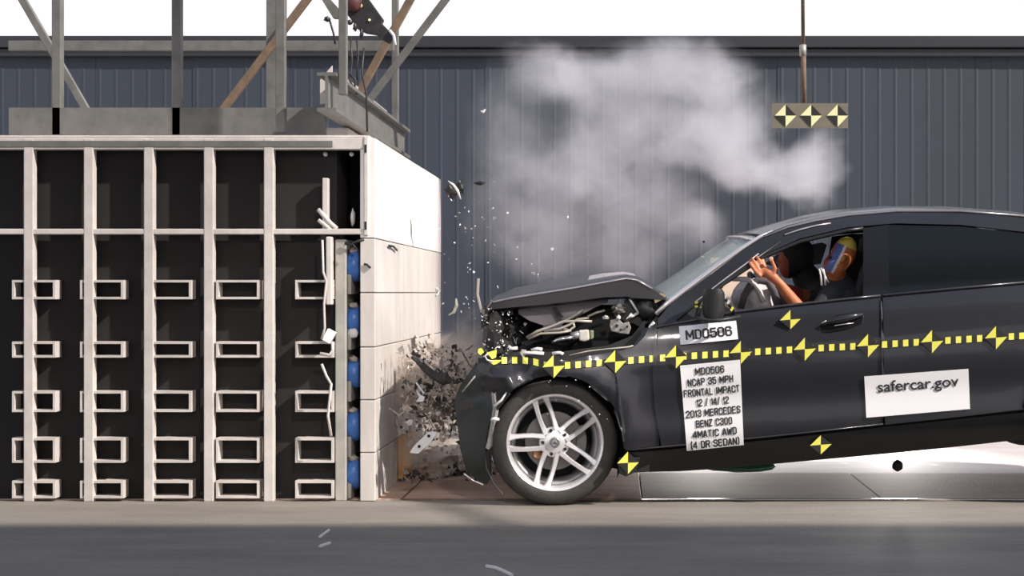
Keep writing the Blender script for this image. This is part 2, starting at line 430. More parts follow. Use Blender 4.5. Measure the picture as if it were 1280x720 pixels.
for f in b.f:
    c_ = sum((Vector(b.v[k]) for k in f), Vector())/4
    ed = min((c_.y-YN-.45)/.8, (YN+2.85-c_.y)/.5, (c_.z-.30)/.22, (.92-c_.z)/.25, 1)
    if noise.noise(Vector((c_.y*3.1, c_.z*4.2, 7)))*.9+noise.noise(Vector((c_.y*11, c_.z*13, 2)))*.35+ed*1.0 > .62: keep.append(f)
b.f = keep; b.m = [0]*len(keep); o = b.build('crushed_skin', 'debris_dusty', bar, True); o['label'] = 'crumpled dusty plastic skin on the barrier face'

# ------------------------------------------------------------------ steel gantry over the barrier
gan = empty('steel_gantry', (-2.0, 2.0, 1.87)); tag(gan, 'grey and rusty steel gantry braced above the crash barrier', 'steel frame')
XI = -1.55
def ibeam(y0, y1, z0, z1, x, wdt, name='beam', m='steel_grey'):
    b = MB(); t = .018
    b.box((x-wdt/2, y0, z1-t), (x+wdt/2, y1, z1)); b.box((x-wdt/2, y0, z0), (x+wdt/2, y1, z0+t)); b.box((x-.008, y0, z0+t), (x+.008, y1, z1-t))
    return b.build(name, m, gan)
ibeam(.45, 3.45, 2.03, 2.235, XI, .10)
def bar2(p, q, wd, dp, m, name):
    p, q = Vector(p), Vector(q); t = (q-p).normalized(); n = t.cross(Vector((0, 1, 0))).normalized()*wd/2; dd = Vector((0, dp, 0))
    b = MB(); b.prism([p-n, p+n, q+n, q-n], dd); return b.build(name, m, gan, bevel=.004)
bar2(P(428, 118, .5), P(428, -160, .5), .042, .05, 'steel_grey', 'post')
bar2(P(493.5, 172, 3.25), P(493.5, -160, 3.25), .045, .06, 'steel_grey', 'post')
bar2(P(350, 165, .6), P(350, -160, .6), .05, .06, 'steel_grey', 'post')
bar2(P(220, 172, .9), P(220, -160, .9), .05, .06, 'steel_grey', 'post')
bar2(P(70, 172, .9), P(70, -160, .9), .05, .06, 'steel_grey', 'post')
bar2(P(446, 120, 1.9), P(525, -24, 1.9), .046, .04, 'rust', 'brace')
bar2(P(448, 142, 2.4), P(580, -32, 2.4), .044, .04, 'steel_grey', 'brace')
bar2(P(260, 160, 1.9), P(405, -30, 1.9), .046, .04, 'rust', 'brace')
bar2(P(120, 160, 1.9), P(10, -30, 1.9), .046, .04, 'steel_grey', 'brace')
bar2(P(10, 57, 3.1), P(492, 57, 3.1), .07, .04, 'steel_grey', 'rail')
bar2(P(-40, -40, 1.9), P(620, -40, 1.9), .08, .05, 'steel_grey', 'rail')
# cross members and white gussets beneath
b = MB(); b.prism([P(400, 100, .9), P(415, 82, .9), P(414, 128, .9), P(400, 130, .9)], (0, .02, 0)); b.build('gusset', 'barrier_paint', gan)
b = MB(); b.prism([P(455, 128, 2.6), P(466, 124, 2.6), P(483, 138, 2.6), P(483, 152, 2.6), P(460, 140, 2.6)], (0, .02, 0)); b.build('gusset', 'barrier_paint', gan)
b = MB(); b.prism([P(434, 98, 1.6), P(447, 108, 1.6), P(447, 121, 1.6), P(434, 112, 1.6)], (0, .02, 0)); b.build('gusset', 'barrier_paint', gan)
b = MB(); b.box((-3.4, 1.2, 1.872), (-1.56, 3.1, 2.02)); b.build('concrete_cap', 'barrier_paint', gan, bevel=.01)
b = MB(); b.box((-3.4, .9, 1.95), (-1.64, .95, 2.10)); b.build('rail', 'steel_grey', gan)
for pts in ([(438, 45), (440, 75), (437, 100), (446, 118)], [(446, 50), (448, 70), (446, 82), (447, 100)], [(455, 60), (452, 90), (458, 118), (459, 165)], [(437, 93), (444, 99), (443, 112)], [(411, 22), (417, 42), (419, 55)]):
    b = MB(); b.tube([P(a, c, 1.2) for a, c in pts], .006, 6); b.build('cable', 'steel_dark', gan, True)
# perforated arm reaching down from top left
b = MB(); y = 1.3
arm = [(424, -8), (456, -8), (479, 24), (477, 29), (490, 42), (494, 47), (486, 54), (479, 50), (470, 43), (457, 41), (447, 36), (437, 22), (428, 12)]
b.prism([P(a, c, y) for a, c in arm], (0, .05, 0)); am = b.build('arm', 'steel_dark', gan, bevel=.004)
for (a, c, r_) in ((445, 12, .011), (451, 7, .011), (462, 25, .008), (449, 1, .008)):
    b = MB(); b.lathe([(0, 0), (r_, 0), (r_, -.006), (0, -.006)], P(a, c, y-.002), n=12, closed=False); b.build('hole', 'pale_yellow', am)
b = MB(); b.blob(P(441, 4, y-.02), (.06, .04, .05), 5, .25); b.build('motor', 'red_part', am, True)
b = MB(); b.tube([P(487, 38, y-.01), P(492, 44, y-.01), P(494, 56, y-.01)], .009, 8); b.build('bright_pin', 'sticker_white', am, True)
b = MB(); b.prism([P(400, -4, 1.0), P(408, -6, 1.0), P(430, 18, 1.0), P(428, 23, 1.0), P(416, 22, 1.0)], (0, .05, 0)); b.build('arm', 'steel_grey', gan)
for q_ in ((409, 24, 1.0, .02, .012), (437, 28, 1.3, .02, .012), (444, 34, 1.3, .014, .02), (452, 42, 1.3, .012, .025)):
    b = MB(); b.blob(P(*q_[:3]), (q_[3], .02, q_[4]), 2, .4); b.build('bracket', 'steel_dark', gan, True)

# ------------------------------------------------------------------ hanging target board
TY = 2.0
ob = empty('overhead_beam', (2, TY, 3.95)); tag(ob, 'overhead steel beam carrying the hanging target', 'beam')
b = MB(); b.box((-2.2, TY-.05, 3.9), (7.0, TY+.05, 4.02)); b.build('beam', 'steel_grey', ob)
b = MB(); b.box((6.9, TY-.06, 0), (7.02, TY+.06, 3.9)); b.build('post', 'steel_grey', ob)
b = MB(); b.box((-2.2, TY-.05, 1.87), (-2.1, TY+.05, 3.9)); b.build('post', 'steel_grey', ob)
hb = empty('target_board', P(1012, 145, TY)); tag(hb, 'brown board with three pale yellow quadrant targets hanging from a pole', 'target')
b = MB(); b.prism([P(965, 129, TY), P(1060, 129, TY), P(1060, 160, TY), P(965, 160, TY)], (0, .015, 0)); mat('board', (.20, .175, .13), .6, var=.15); b.build('board', 'board', hb)
b = MB(); b.tube([P(1005, 131, TY+.02), P(1004, 60, TY+.02)], .017, 8); b.tube([P(1004, 62, TY+.02), P(1002, -200, TY+.02)], .012, 8); b.build('pole', 'rust', hb, True)
b = MB(); b.tube([P(1003.5, 70, TY+.02), P(1003.5, 56, TY+.02)], .022, 8); b.build('coupling', 'hose', hb, True)
def quadrant(fn, cx, cy, w_, h_, name, parent, ym='yellow', dk='tape_black'):
    """a diamond of four quarters: upper left and lower right yellow"""
    b = MB(); c, t, r, bo, l = fn(cx, cy), fn(cx, cy-h_), fn(cx+w_, cy), fn(cx, cy+h_), fn(cx-w_, cy)
    b.add([c, t, l], [(0, 1, 2)], 0); b.add([c, bo, r], [(0, 1, 2)], 0)
    b.add([c, r, t], [(0, 1, 2)], 1); b.add([c, l, bo], [(0, 1, 2)], 1)
    return b.build(name, [ym, dk], parent)
for cx in (982, 1014, 1047):
    quadrant(lambda a, c: P(a, c, TY-.004), cx, 144.5, 13.5, 14, 'quadrant_target', hb, 'pale_yellow')

# ------------------------------------------------------------------ the car
CW = 1.77
PROF = [(0.0, .12), (.15, .085), (.23, .03), (.30, .012), (.42, .012), (.55, .0), (.68, .0), (.78, .016), (.86, .038), (.93, .075), (.97, .10), (1.2, .205), (1.35, .285), (1.41, .35), (1.45, .5), (1.47, .885)]
def fprof(z):
    if z <= PROF[0][0]: return PROF[0][1]
    for (a, p), (b_, q) in zip(PROF, PROF[1:]):
        if z <= b_:
            t = (z-a)/(b_-a); return p+(q-p)*t
    return PROF[-1][1]
def fs(z):  # smoothed
    return (fprof(z-.03)+fprof(z-.015)+fprof(z)+fprof(z+.015)+fprof(z+.03))/5
PITCH = .058
def side(x, z):
    zc = z-PITCH*(x+.33)
    y = fs(zc)
    # wheel arch flares
    for wx, wz in ((-.325, .31), (2.43, .31)):
        r = math.hypot(x-wx, zc-wz)
        if r < .75: y -= .034*math.exp(-((r-.375)/.085)**2)*(.4+.6*min(1, max(0, (x-wx+.25)/.4)))
    # shoulder crease rising rearward and lower door scallop
    ln = .70+.045*(x-.3); y -= .006*max(0, 1-abs(zc-ln)/.05)
    y += .010*math.exp(-((zc-.50)/.09)**2)*(.3+.7*min(1, max(0, (x-.1)/.4)))
    if x < -.45: y += .9*(-.45-x)**2
    if x < .12 and zc > .5:
        k = min(1, (.12-x)/.6)*min(1, (zc-.5)/.15)
        y += k*(.06*noise.noise(Vector((x*5, z*7, 2)))+.02*noise.noise(Vector((x*16, z*18, 5))))
    return y
def C(px, py, off=0):
    y = 0.0
    for _ in range(6):
        p = P(px, py, y); y = side(p.x, p.z)
    p = P(px, py, y); p.y += off
    return p
car = empty('sedan', (.9, .885, 0)); tag(car, 'black sedan with crushed front and raised buckled hood facing the barrier', 'car')
CX = .885
def mirror(p): return Vector((p.x, CW-p.y, p.z))

def sheet(name, pts, m, parent=car, off=0, step=.045, thick=.008, fn=side, both=True, smooth=True, extra=None):
    """a body panel: outline in the side view, bent to the car's side"""
    P3 = [C(a, c) for a, c in pts]
    bm = bmesh.new(); vs = [bm.verts.new((p.x, 0, p.z)) for p in P3]; bm.faces.new(vs)
    bmesh.ops.triangulate(bm, faces=bm.faces[:])
    x0 = min(p.x for p in P3); x1 = max(p.x for p in P3); z0 = min(p.z for p in P3); z1 = max(p.z for p in P3)
    k = math.floor(x0/step)*step
    while k < x1:
        bmesh.ops.bisect_plane(bm, geom=bm.verts[:]+bm.edges[:]+bm.faces[:], plane_co=(k, 0, 0), plane_no=(1, 0, 0), dist=1e-5); k += step
    k = math.floor(z0/step)*step
    while k < z1:
        bmesh.ops.bisect_plane(bm, geom=bm.verts[:]+bm.edges[:]+bm.faces[:], plane_co=(0, 0, k), plane_no=(0, 0, 1), dist=1e-5); k += step*.6
    for v in bm.verts:
        v.co.y = fn(v.co.x, v.co.z)+off
        if extra: v.co.y += extra(v.co.x, v.co.z)
    bm.normal_update()
    bmesh.ops.recalc_face_normals(bm, faces=bm.faces[:])
    if sum(f.normal.y for f in bm.faces) > 0: bmesh.ops.reverse_faces(bm, faces=bm.faces[:])
    me = bpy.data.meshes.new(name); bm.to_mesh(me); me.materials.append(MATS[m])
    if smooth: me.shade_smooth()
    o = link(name, me, parent)
    if thick:
        md = o.modifiers.new('thick', 'SOLIDIFY'); md.thickness = thick; md.offset = -1
        ms = o.modifiers.new('sharp', 'EDGE_SPLIT'); ms.split_angle = math.radians(38)
    if both:
        for v in bm.verts: v.co.y = CW-v.co.y
        bmesh.ops.reverse_faces(bm, faces=bm.faces[:])
        me2 = bpy.data.meshes.new(name); bm.to_mesh(me2); me2.materials.append(MATS[m])
        if smooth: me2.shade_smooth()
        o2 = link(name, me2, parent)
        if thick:
            md = o2.modifiers.new('thick', 'SOLIDIFY'); md.thickness = thick; md.offset = -1
            ms = o2.modifiers.new('sharp', 'EDGE_SPLIT'); ms.split_angle = math.radians(38)
    bm.free()
    return o
def arc(cx, cy, r, a0, a1, n):
    return [(cx+r*math.cos(math.radians(a0+(a1-a0)*i/n)), cy-r*math.sin(math.radians(a0+(a1-a0)*i/n))) for i in range(n+1)]

WCX, WCY = 695, 555
fender = [(598, 447), (612, 452), (640, 449), (668, 452), (690, 449), (712, 451), (735, 445), (766, 440), (792, 434), (806, 420), (813, 404), (820, 396), (817, 425), (816, 470), (818, 510), (823, 540), (824, 560), (782, 563)] + arc(WCX, WCY, 86, -4, 150, 26) + [(606, 500), (596, 470)]
sheet('front_fender', fender, 'paint')
sheet('front_bumper', [(595, 453), (604, 472), (612, 497), (618, 515)] + [(610, 540), (609, 570), (614, 598), (608, 606), (596, 600), (583, 588), (575, 560), (571, 525), (568, 500), (574, 484), (585, 468)], 'bumper_plastic', step=.03)
fdoor = [(819.5, 410), (845, 405), (870, 401), (920, 390.5), (1000, 381), (1060, 374.5), (1100.5, 370.5), (1101, 430), (1102, 480), (1103.5, 531), (1040, 538), (960, 547), (880, 555), (827, 560), (822, 530), (819.5, 490), (819, 450)]
sheet('front_door', fdoor, 'paint')
rdoor = [(1103.5, 370.5), (1200, 361), (1302, 352), (1306, 400), (1300, 425), (1286, 470), (1278, 512), (1200, 521), (1106.5, 531), (1105, 480), (1104, 430)]
sheet('rear_door', rdoor, 'paint')
quarter = [(1305, 352), (1400, 346), (1470, 345), (1560, 352), (1582, 365), (1584, 400), (1578, 440), (1582, 470), (1570, 492), (1475, 508)] + arc(1383, 514, 86, 2, 178, 26) + [(1281, 512), (1289, 470), (1303, 425), (1309, 400)]
sheet('rear_fender', quarter, 'paint')
sill = [(782, 566), (827, 563), (960, 550), (1104, 534), (1292, 515), (1294, 548), (1200, 558), (1120, 566), (1000, 577), (900, 586), (850, 589), (790, 591), (774, 586)]
sheet('side_sill', sill, 'black_gloss')
# bright crease along the door foot
b = MB(); b.tube([C(a, c, -.004) for a, c in ((790, 562), (827, 558.5), (900, 551.5), (1000, 541.5), (1104, 530))], .004, 6); b.build('sill_strip', 'paint_hood', car, True)
# pillar and roof rail
up = [(822, 399), (838, 380), (860, 364), (890, 342), (920, 319), (955, 296), (985, 284), (1020, 275.5), (1060, 269), (1120, 264), (1200, 264), (1280, 270), (1350, 285), (1420, 310), (1490, 343)]
lo = [(1440, 344), (1380, 317), (1300, 292), (1200, 281), (1120, 279), (1060, 284), (1000, 298), (955, 318), (905, 350), (870, 379), (846, 402), (822, 408)]
sheet('roof_rail', up+lo, 'paint')
# window seals and door frame
fr = [(872, 398), (876, 380), (905, 354), (955, 321), (1000, 302), (1060, 288), (1079, 285.5)]
b = MB(); b.tube([C(a, c, .004) for a, c in fr], .011, 8); b.build('door_frame', 'gasket', car, True)
b = MB(); b.tube([C(a, c, -.002) for a, c in ((846, 400), (870, 380), (898, 357), (930, 334), (975, 302))], .007, 8); b.build('pillar_seal', 'gasket', car, True)
b = MB(); b.tube([C(a, c, -.004) for a, c in ((869, 378), (884, 366), (910, 346), (936, 327), (948, 317))], .0045, 6); b.build('frame_strip', 'bright_trim', car, True)  # bright tube painted as the highlight along the door frame
b = MB(); b.tube([C(a, c, -.005) for a, c in ((981, 293.5), (1000, 287), (1020, 282), (1038, 279))], .0045, 6); b.build('frame_strip', 'bright_trim', car, True)  # same highlight, continued as a bright tube near the roof
b = MB(); b.tube([C(a, c, -.006) for a, c in ((820, 409), (845, 404), (870, 400), (920, 389.5), (1000, 380), (1060, 373.5), (1100, 369.5))], .007, 8); b.build('belt_strip', 'paint_hood', car, True)
b = MB(); b.tube([C(a, c, -.006) for a, c in ((1104, 369), (1200, 360), (1302, 351))], .007, 8); b.build('belt_strip', 'paint_hood', car, True)
sheet('door_pillar', [(1079, 285), (1110, 281), (1112, 371), (1079, 374)], 'black_gloss', off=.002, thick=.002)
sheet('rear_side_glass', [(1107, 281), (1200, 283), (1300, 294), (1380, 319), (1430, 343), (1302, 351), (1107, 369)], 'dark_glass', off=.004, thick=.002)
sheet('mirror_sail', [(846, 402), (872, 380), (884, 370), (880, 398)], 'black_plastic', off=.004)
# inner door walls
sheet('door_lining', [(826, 412), (920, 393), (1100, 373), (1300, 354), (1296, 512), (1104, 528), (830, 556)], 'seat_dark', off=.07, step=.08)
# bright tubes painted as the highlight on the windscreen edge
b = MB(); b.tube([P(820, 393, .10), P(834, 379, .12), P(858, 361, .15), P(890, 337, .19), P(925, 312, .23), P(950, 296, .27), P(966, 289, .29)], [.013, .014, .013, .012, .011, .010, .007], 8); b.build('windscreen_trim', 'bright_trim', car, True)
b = MB(); b.tube([P(812, 389, .20), P(826, 382, .20), P(838, 374, .20)], [.006, .010, .006], 8); b.build('windscreen_trim', 'bright_trim', car, True)
# roof, windscreen, rear window, boot
def cross(near, crown, fwd=0, n=16):
    """a row of points from the near side to the far side"""
    p = near; q = mirror(near); r = []
    for i in range(n+1):
        t = i/n; e_ = 1-(2*t-1)**2; e_ = e_**.8 if e_ > 0 else 0
        r.append(Vector((p.x-fwd*e_, p.y+(q.y-p.y)*t, p.z+crown*e_)))
    return r
roofpx = [(955, 296), (985, 284), (1020, 275.5), (1060, 269), (1120, 264), (1200, 264), (1280, 270), (1310, 275)]
b = MB(); b.grid([cross(C(a, c, .01), .028+.012*min(1, i/3), .09 if i == 0 else .03) for i, (a, c) in enumerate(roofpx)]); b.build('roof', 'paint', car, True, solid=.01)
b = MB(); b.tube([C(a, c, -.004) for a, c in ((955, 296), (985, 284), (1020, 275.5), (1060, 269), (1120, 264), (1200, 264), (1280, 270))], [.004, .006, .008, .008, .008, .008, .006], 6); b.build('roof_moulding', 'paint_edge', car, True)  # pale tube painted as the highlight along the roof side
b = MB(); b.tube(cross(C(944, 300, .02), .035, .10), .007, 6); b.build('roof_edge', 'bright_trim', car, True)  # bright tube stands for the highlight at the roof's front edge
wpx = [(826, 386), (860, 364), (890, 342), (920, 319), (952, 297)]
b = MB(); b.grid([cross(C(a, c, .02), .055-.006*k_, .11) for k_, (a, c) in enumerate(wpx)]); b.build('windscreen', 'windscreen_glass', car, True)
rp = [(1312, 275), (1350, 285), (1420, 310), (1478, 340)]
b = MB(); b.grid([cross(C(a, c, .02), .04, -.05) for a, c in rp]); b.build('rear_window', 'dark_glass', car, True)
bp_ = [(1480, 343), (1520, 345), (1560, 352), (1582, 366)]
b = MB(); b.grid([cross(C(a, c, .01), .03, -.06) for a, c in bp_]); b.build('boot_lid', 'paint', car, True, solid=.01)
bp_ = [(1582, 366), (1584, 400), (1578, 440), (1582, 470), (1570, 492), (1540, 500)]
b = MB(); b.grid([cross(C(a, c, .01), 0, -.09) for a, c in bp_]); b.build('rear_bumper', 'paint', car, True, solid=.01)
# cowl between hood and screen
b = MB(); b.grid([cross(P(812, 402, .14), .02, .03), cross(P(822, 388, .12), .02, .08), cross(P(832, 380, .13), .02, .10)]); b.build('cowl', 'black_plastic', car, True, solid=.01)
b = MB(); b.box((.18, .1, .3), (.22, CW-.1, .93)); b.build('firewall', 'dark_inner', car)
# floor pan
b = MB(); b.prism([P(800, 586, .12), P(1560, 500, .12), P(1560, 470, .12), P(800, 550, .12)], (0, 1.5, 0)); b.build('floor_pan', 'dark_inner', car)
b = MB(); b.blob(P(925, 583, .6), (.20, .12, .028), 2, .1, 16); o = b.build('coolant_puddle_tray', 'green_glass', car, True); o.name = 'green_under_tray'
b = MB(); b.blob(P(1122, 582, .5), (.03, .03, .03), 2, .1, 10); b.build('bracket', 'dark_inner', car, True)

# hood : a buckled sheet, peak towards the screen
near = [(610, 384), (616, 376), (640, 370.5), (680, 364), (720, 357.5), (755, 351), (783, 346), (796, 348), (815, 359), (832, 370)]
cen = [(610, 379), (616, 370), (640, 361), (680, 353.5), (720, 346.5), (755, 341.5), (783, 340.5), (796, 343), (815, 352), (832, 365)]
drop = [6, 10, 13, 16, 18, 20, 24, 24, 14, 4]
rowsh = []
for (a, c), (a2, c2), dr in zip(near, cen, drop):
    N_ = P(a, c, .14); M_ = P(775+(a2-775)*1.0, c2, CX); M_.x = N_.x - .0
    D_ = Vector((N_.x, .10, N_.z-dr/248)); D2 = Vector((N_.x, .13, N_.z-dr/248-.01))
    half = [D2, D_, Vector((N_.x, .105, N_.z-.012)), N_]
    for t in (.12, .3, .5, .7, .85, 1.0):
        half.append(Vector((N_.x-.03*t, N_.y+(CX-N_.y)*t, N_.z+(M_.z-N_.z)*math.sin(t*PI/2))))
    rowsh.append(half+[mirror(p) for p in reversed(half[:-1])])
b = MB(); b.grid(rowsh); b.build('hood', 'paint_bonnet', car, True, solid=.006, autos=35)
b = MB(); b.tube([P(a, c+2.2, .100) for a, c in near[1:-1]], .0065, 6); b.build('hood_edge', 'paint_edge', car, True)  # pale tube painted as the highlight on the hood crease
# two bulge ridges and bright patch painted as the highlight on the hood top
b = MB(); b.grid([[rowsh[i_][4].lerp(rowsh[i_][5], t_)+Vector((sh_, -.004, .006)) for t_ in (.45, .8, 1.0)]+[rowsh[i_][6]+Vector((sh_, 0, .006))] for i_, sh_ in ((4, .03), (5, 0), (6, 0), (7, 0))])
b.build('reflective_patch', 'bright_trim', car, True, solid=.003)
b = MB(); b.grid([[P(a, c, y)+Vector((0, 0, .0)) for y in (.22, .6, 1.2)] for a, c in ((625, 392), (660, 380), (700, 376), (740, 372), (765, 370))])
b.grid([[P(a, c, .17), P(a, c+e2*.5, .20), P(a, c+e2, .19)] for a, c, e2 in ((648, 378, 14), (662, 377, 24), (680, 376, 31), (700, 374, 30), (720, 373, 24), (742, 371, 14), (760, 371, 6))])
b.build('hood_underside', 'inner_grey', car, True, solid=.006)
b = MB(); b.prism([P(690, 384, .14), P(695, 384, .14), P(705, 397, .14), P(697, 398, .14)], (0, .02, 0)); b.build('hood_rib', 'dark_inner', car)
b = MB(); b.grid([[P(817, 372, .10), P(819, 379, .10)], [P(826, 366, .1), P(827, 375, .1)], [P(833, 369, .1), P(830, 374, .1)]]); mat('hinge_gold', (.45, .36, .22), .4, .6); b.build('hood_corner', 'hinge_gold', car, solid=.01)
b = MB(); b.tube([P(801, 428, .05), P(806, 420, .05), P(813, 407, .05), P(818, 403, .05)], [.013, .008, .007, .011], 8); b.build('hood_hinge', 'bright_trim', car, True)

# crushed engine bay
def lump(name, px, py, y, r, m='debris_dark', seed=1, jag=.35, n=14, parent=car):
    b = MB(); b.blob(P(px, py, y), r, seed, jag, n); return b.build(name, m, parent, False)
b = MB(); b.box((-.62, .28, .35), (.17, 1.45, .83)); b.build('engine_block', 'dark_inner', car, bevel=.03)
b = MB(); b.box((-.30, .3, .80), (.12, 1.4, 1.0)); b.build('engine_cover', 'dark_inner', car, bevel=.04)
lump('crushed_mount', 628, 425, .35, (.09, .3, .16), 'dark_inner', 3)
lump('crushed_mount', 650, 415, .6, (.12, .4, .13), 'dark_inner', 5)
lump('crushed_mount', 700, 430, .4, (.16, .15, .07), 'dark_inner', 8)
b = MB(); b.grid([[P(a, c, .12), P(a, c2, .10)] for a, c, c2 in ((600, 448, 470), (640, 440, 470), (700, 440, 470), (760, 432, 470), (790, 420, 470), (806, 400, 470))]); b.build('inner_fender', 'dark_inner', car, solid=.01)
b = MB(); b.grid([[P(a, c+3*math.sin(a*.3), .16) for c in (372, 380, 392, 406)] for a in (780, 790, 800, 812, 820)]); b.build('firewall_cover', 'black_plastic', car, True, solid=.01)
b = MB(); b.blob(P(808, 386, .16), (.055, .05, .06), 4, .18, 16); b.build('brake_booster', 'black_plastic', car, True)
# hoses
for pts, r_, m_ in (([(658, 422), (672, 414), (690, 408), (710, 399), (722, 392), (729, 387)], .008, 'hose'),
                    ([(680, 414), (700, 411), (712, 406), (722, 399), (736, 397)], .007, 'hose'),
                    ([(690, 409), (705, 402), (722, 401), (740, 402)], .007, 'hose'),
                    ([(704, 411), (712, 413), (718, 408), (716, 403)], .007, 'hose'),
                    ([(660, 424), (676, 417), (700, 416), (714, 413)], .007, 'hose'),
                    ([(734, 396), (745, 391), (756, 388)], .006, 'hose')):
    b = MB(); b.tube([P(a, c, .16) for a, c in pts], r_, 8); b.build('hose', m_, car, True)
b = MB(); b.tube([P(690, 428, .13), P(700, 424, .13), P(716, 422, .13)], [.009, .012, .014], 10); b.build('metal_pipe', 'chrome', car, True)
b = MB(); b.tube([P(714, 421, .14), P(724, 418, .14)], .02, 10); b.build('pipe_joint', 'alloy_dark', car, True)
mat('reservoir', (.62, .57, .50), .45, col2=(.50, .47, .44), vscale=12); mat('reservoir_green', (.22, .26, .15), .4)
b = MB(); b.prism([P(723, 413, .12), P(736, 412, .12), P(737, 425, .12), P(731, 427, .12), P(724, 426, .12)], (0, .08, 0)); o = b.build('fluid_tank', 'reservoir', car, bevel=.008)
b = MB(); b.prism([P(737, 413, .125), P(742, 413, .125), P(742, 423, .125), P(738, 425, .125)], (0, .06, 0)); b.build('tank_neck', 'reservoir_green', o, bevel=.005)
# metal strut tower
b = MB(); b.prism([P(a, c, .14) for a, c in ((763, 400), (772, 398), (779, 404), (786, 402), (789, 410), (786, 418), (776, 417), (764, 414), (762, 407))], (0, .04, 0)); st = b.build('strut_plate', 'debris_grey', car, bevel=.004)
for a, c, r_ in ((771, 407, .008), (776, 412, .006), (784, 408, .006)):
    b = MB(); b.lathe([(0, 0), (r_, 0), (r_, -.008), (0, -.008)], P(a, c, .138), n=10, closed=False); b.build('bolt', 'dark_inner', st)
b = MB(); b.blob(P(774, 386, .15), (.03, .03, .02), 2, .5, 12); b.build('valve', 'debris_grey', car)
b = MB(); b.blob(P(773, 397, .13), (.013, .013, .012), 2, .3, 10); b.build('cap', 'debris_light', car, True)
b = MB(); b.blob(P(757, 397, .14), (.018, .013, .012), 6, .3, 10); b.build('bracket', 'debris_grey', car)
b = MB(); b.tube([P(786, 372, .13), P(791, 380, .13), P(798, 391, .13)], .006, 6); b.tube([P(790, 392, .14), P(783, 400, .14), P(798, 391, .14)], .008, 6); b.build('strut_rod', 'debris_light', car, True)
b = MB(); b.prism([P(a, c, .17) for a, c in ((766, 388), (784, 380), (796, 390), (794, 396), (780, 402), (768, 396))], (0, .05, 0)); b.build('valve_body', 'steel_dark', car, bevel=.006)
# torn light edges on the fender top
for pts in ([(635, 433), (640, 436), (647, 435)], [(650, 442), (662, 441), (680, 442)], [(690, 442), (700, 441), (704, 443)], [(664, 438), (672, 436), (678, 437)]):
    b = MB(); b.tube([P(a, c, .08) for a, c in pts], .009, 6, flat=.5); b.build('torn_edge', 'debris_light', car, True)
b = MB(); b.tube([C(a, c, -.003) for a, c in ((712, 444), (735, 439), (760, 436), (785, 434), (792, 432))], [.003, .004, .003, .006, .003], 6); b.build('torn_edge', 'hose', car, True)
# shredded front: many small shards joined
rng = random.Random(4)
def shard(b, c, s, mi=0, rr=None):
    rr = rr or rng
    R = Matrix.Rotation(rr.uniform(0, 6), 3, 'Y') @ Matrix.Rotation(rr.uniform(0, 6), 3, 'X')
    k = rr.randint(3, 5); pts = [R @ Vector((math.cos(2*PI*i/k)*s*rr.uniform(.4, 1.2), 0, math.sin(2*PI*i/k)*s*rr.uniform(.3, 1))) + Vector(c) for i in range(k)]
    b.prism(pts, R @ Vector((0, s*.18, 0)), mi)
b = MB()
for i in range(420):
    t = rng.random(); a = 604+rng.gauss(14, 14)+t*30; c = 388+t*60+rng.gauss(0, 6)
    if not (600 < a < 680): continue
    shard(b, P(a, c, rng.uniform(.08, 1.3)), rng.uniform(.008, .03), rng.choice((0, 0, 0, 0, 1)))
o = b.build('shredded_front', ['debris_dark', 'debris_grey'], car); o['kind'] = 'stuff'
b = MB()
for i in range(70):
    a = rng.uniform(602, 640); c = rng.uniform(385, 446)
    shard(b, P(a, c, rng.uniform(.0, .12)), rng.uniform(.003, .009))
o = b.build('glass_crumbs', 'debris_light', car); o['kind'] = 'stuff'
b = MB(); b.prism([P(a, c, .02) for a, c in ((571, 508), (578, 502), (590, 500), (589, 510), (580, 512), (572, 513))], (0, .03, 0)); b.build('bumper_opening', 'dark_void', car)
b = MB(); b.tube([P(578, 490, .03), P(586, 480, .03), P(594, 470, .03)], .004, 6); b.build('bumper_crease', 'debris_grey', car, True)
b = MB(); b.tube([P(580, 592, .02), P(592, 601, .02), P(604, 606, .02)], .004, 6); b.build('bumper_lip', 'bright_trim', car, True)
b = MB(); b.prism([P(786, 556, .06), P(812, 556, .06), P(812, 590, .06), P(786, 590, .06), P(779, 575, .06)], (0, .25, 0)); b.build('mud_flap', 'dark_inner', car)
# wheel housing
def wheelhouse(cx, cz):
    b = MB(); n = 20; rows_ = []
    for i in range(n+1):
        a = math.radians(-30+(218)*i/n); rows_.append([Vector((cx+.352*math.cos(a), y, cz+.352*math.sin(a))) for y in (.03, .15, .45)])
    b.grid(rows_)
    pts = [Vector((cx+.352*math.cos(math.radians(-30+218*i/n)), .45, cz+.352*math.sin(math.radians(-30+218*i/n)))) for i in range(n+1)]
    b.add(pts, [tuple(range(n+1))])
    b.build('wheel_liner', 'dark_inner', car, True, autos=40)
wheelhouse(-.32, .315); wheelhouse(2.43, .475)
b = MB(); b.grid([[P(a-2, c, .03), P(a+1, c+2, .02), P(a+4, c-2, .03)] for a, c in ((617, 490), (619, 510), (616, 530), (613, 548), (610, 560))]); b.build('torn_liner', 'debris_grey', car, True, solid=.006)
b = MB(); b.tube([P(618, 508, .0), P(627, 500, .0), P(635, 488, .0)], [.008, .006, .003], 6); b.blob(P(619, 524, -.03), (.024, .01, .01), 2, .2, 10); b.build('torn_liner', 'debris_light', car, True)
b = MB(); b.tube([P(606, 560, .04), P(608, 585, .03), P(617, 605, .02), P(627, 616, .0), P(631, 628, .0)], [.003, .004, .004, .003, .002], 6); b.build('torn_liner', 'steel_dark', car, True)

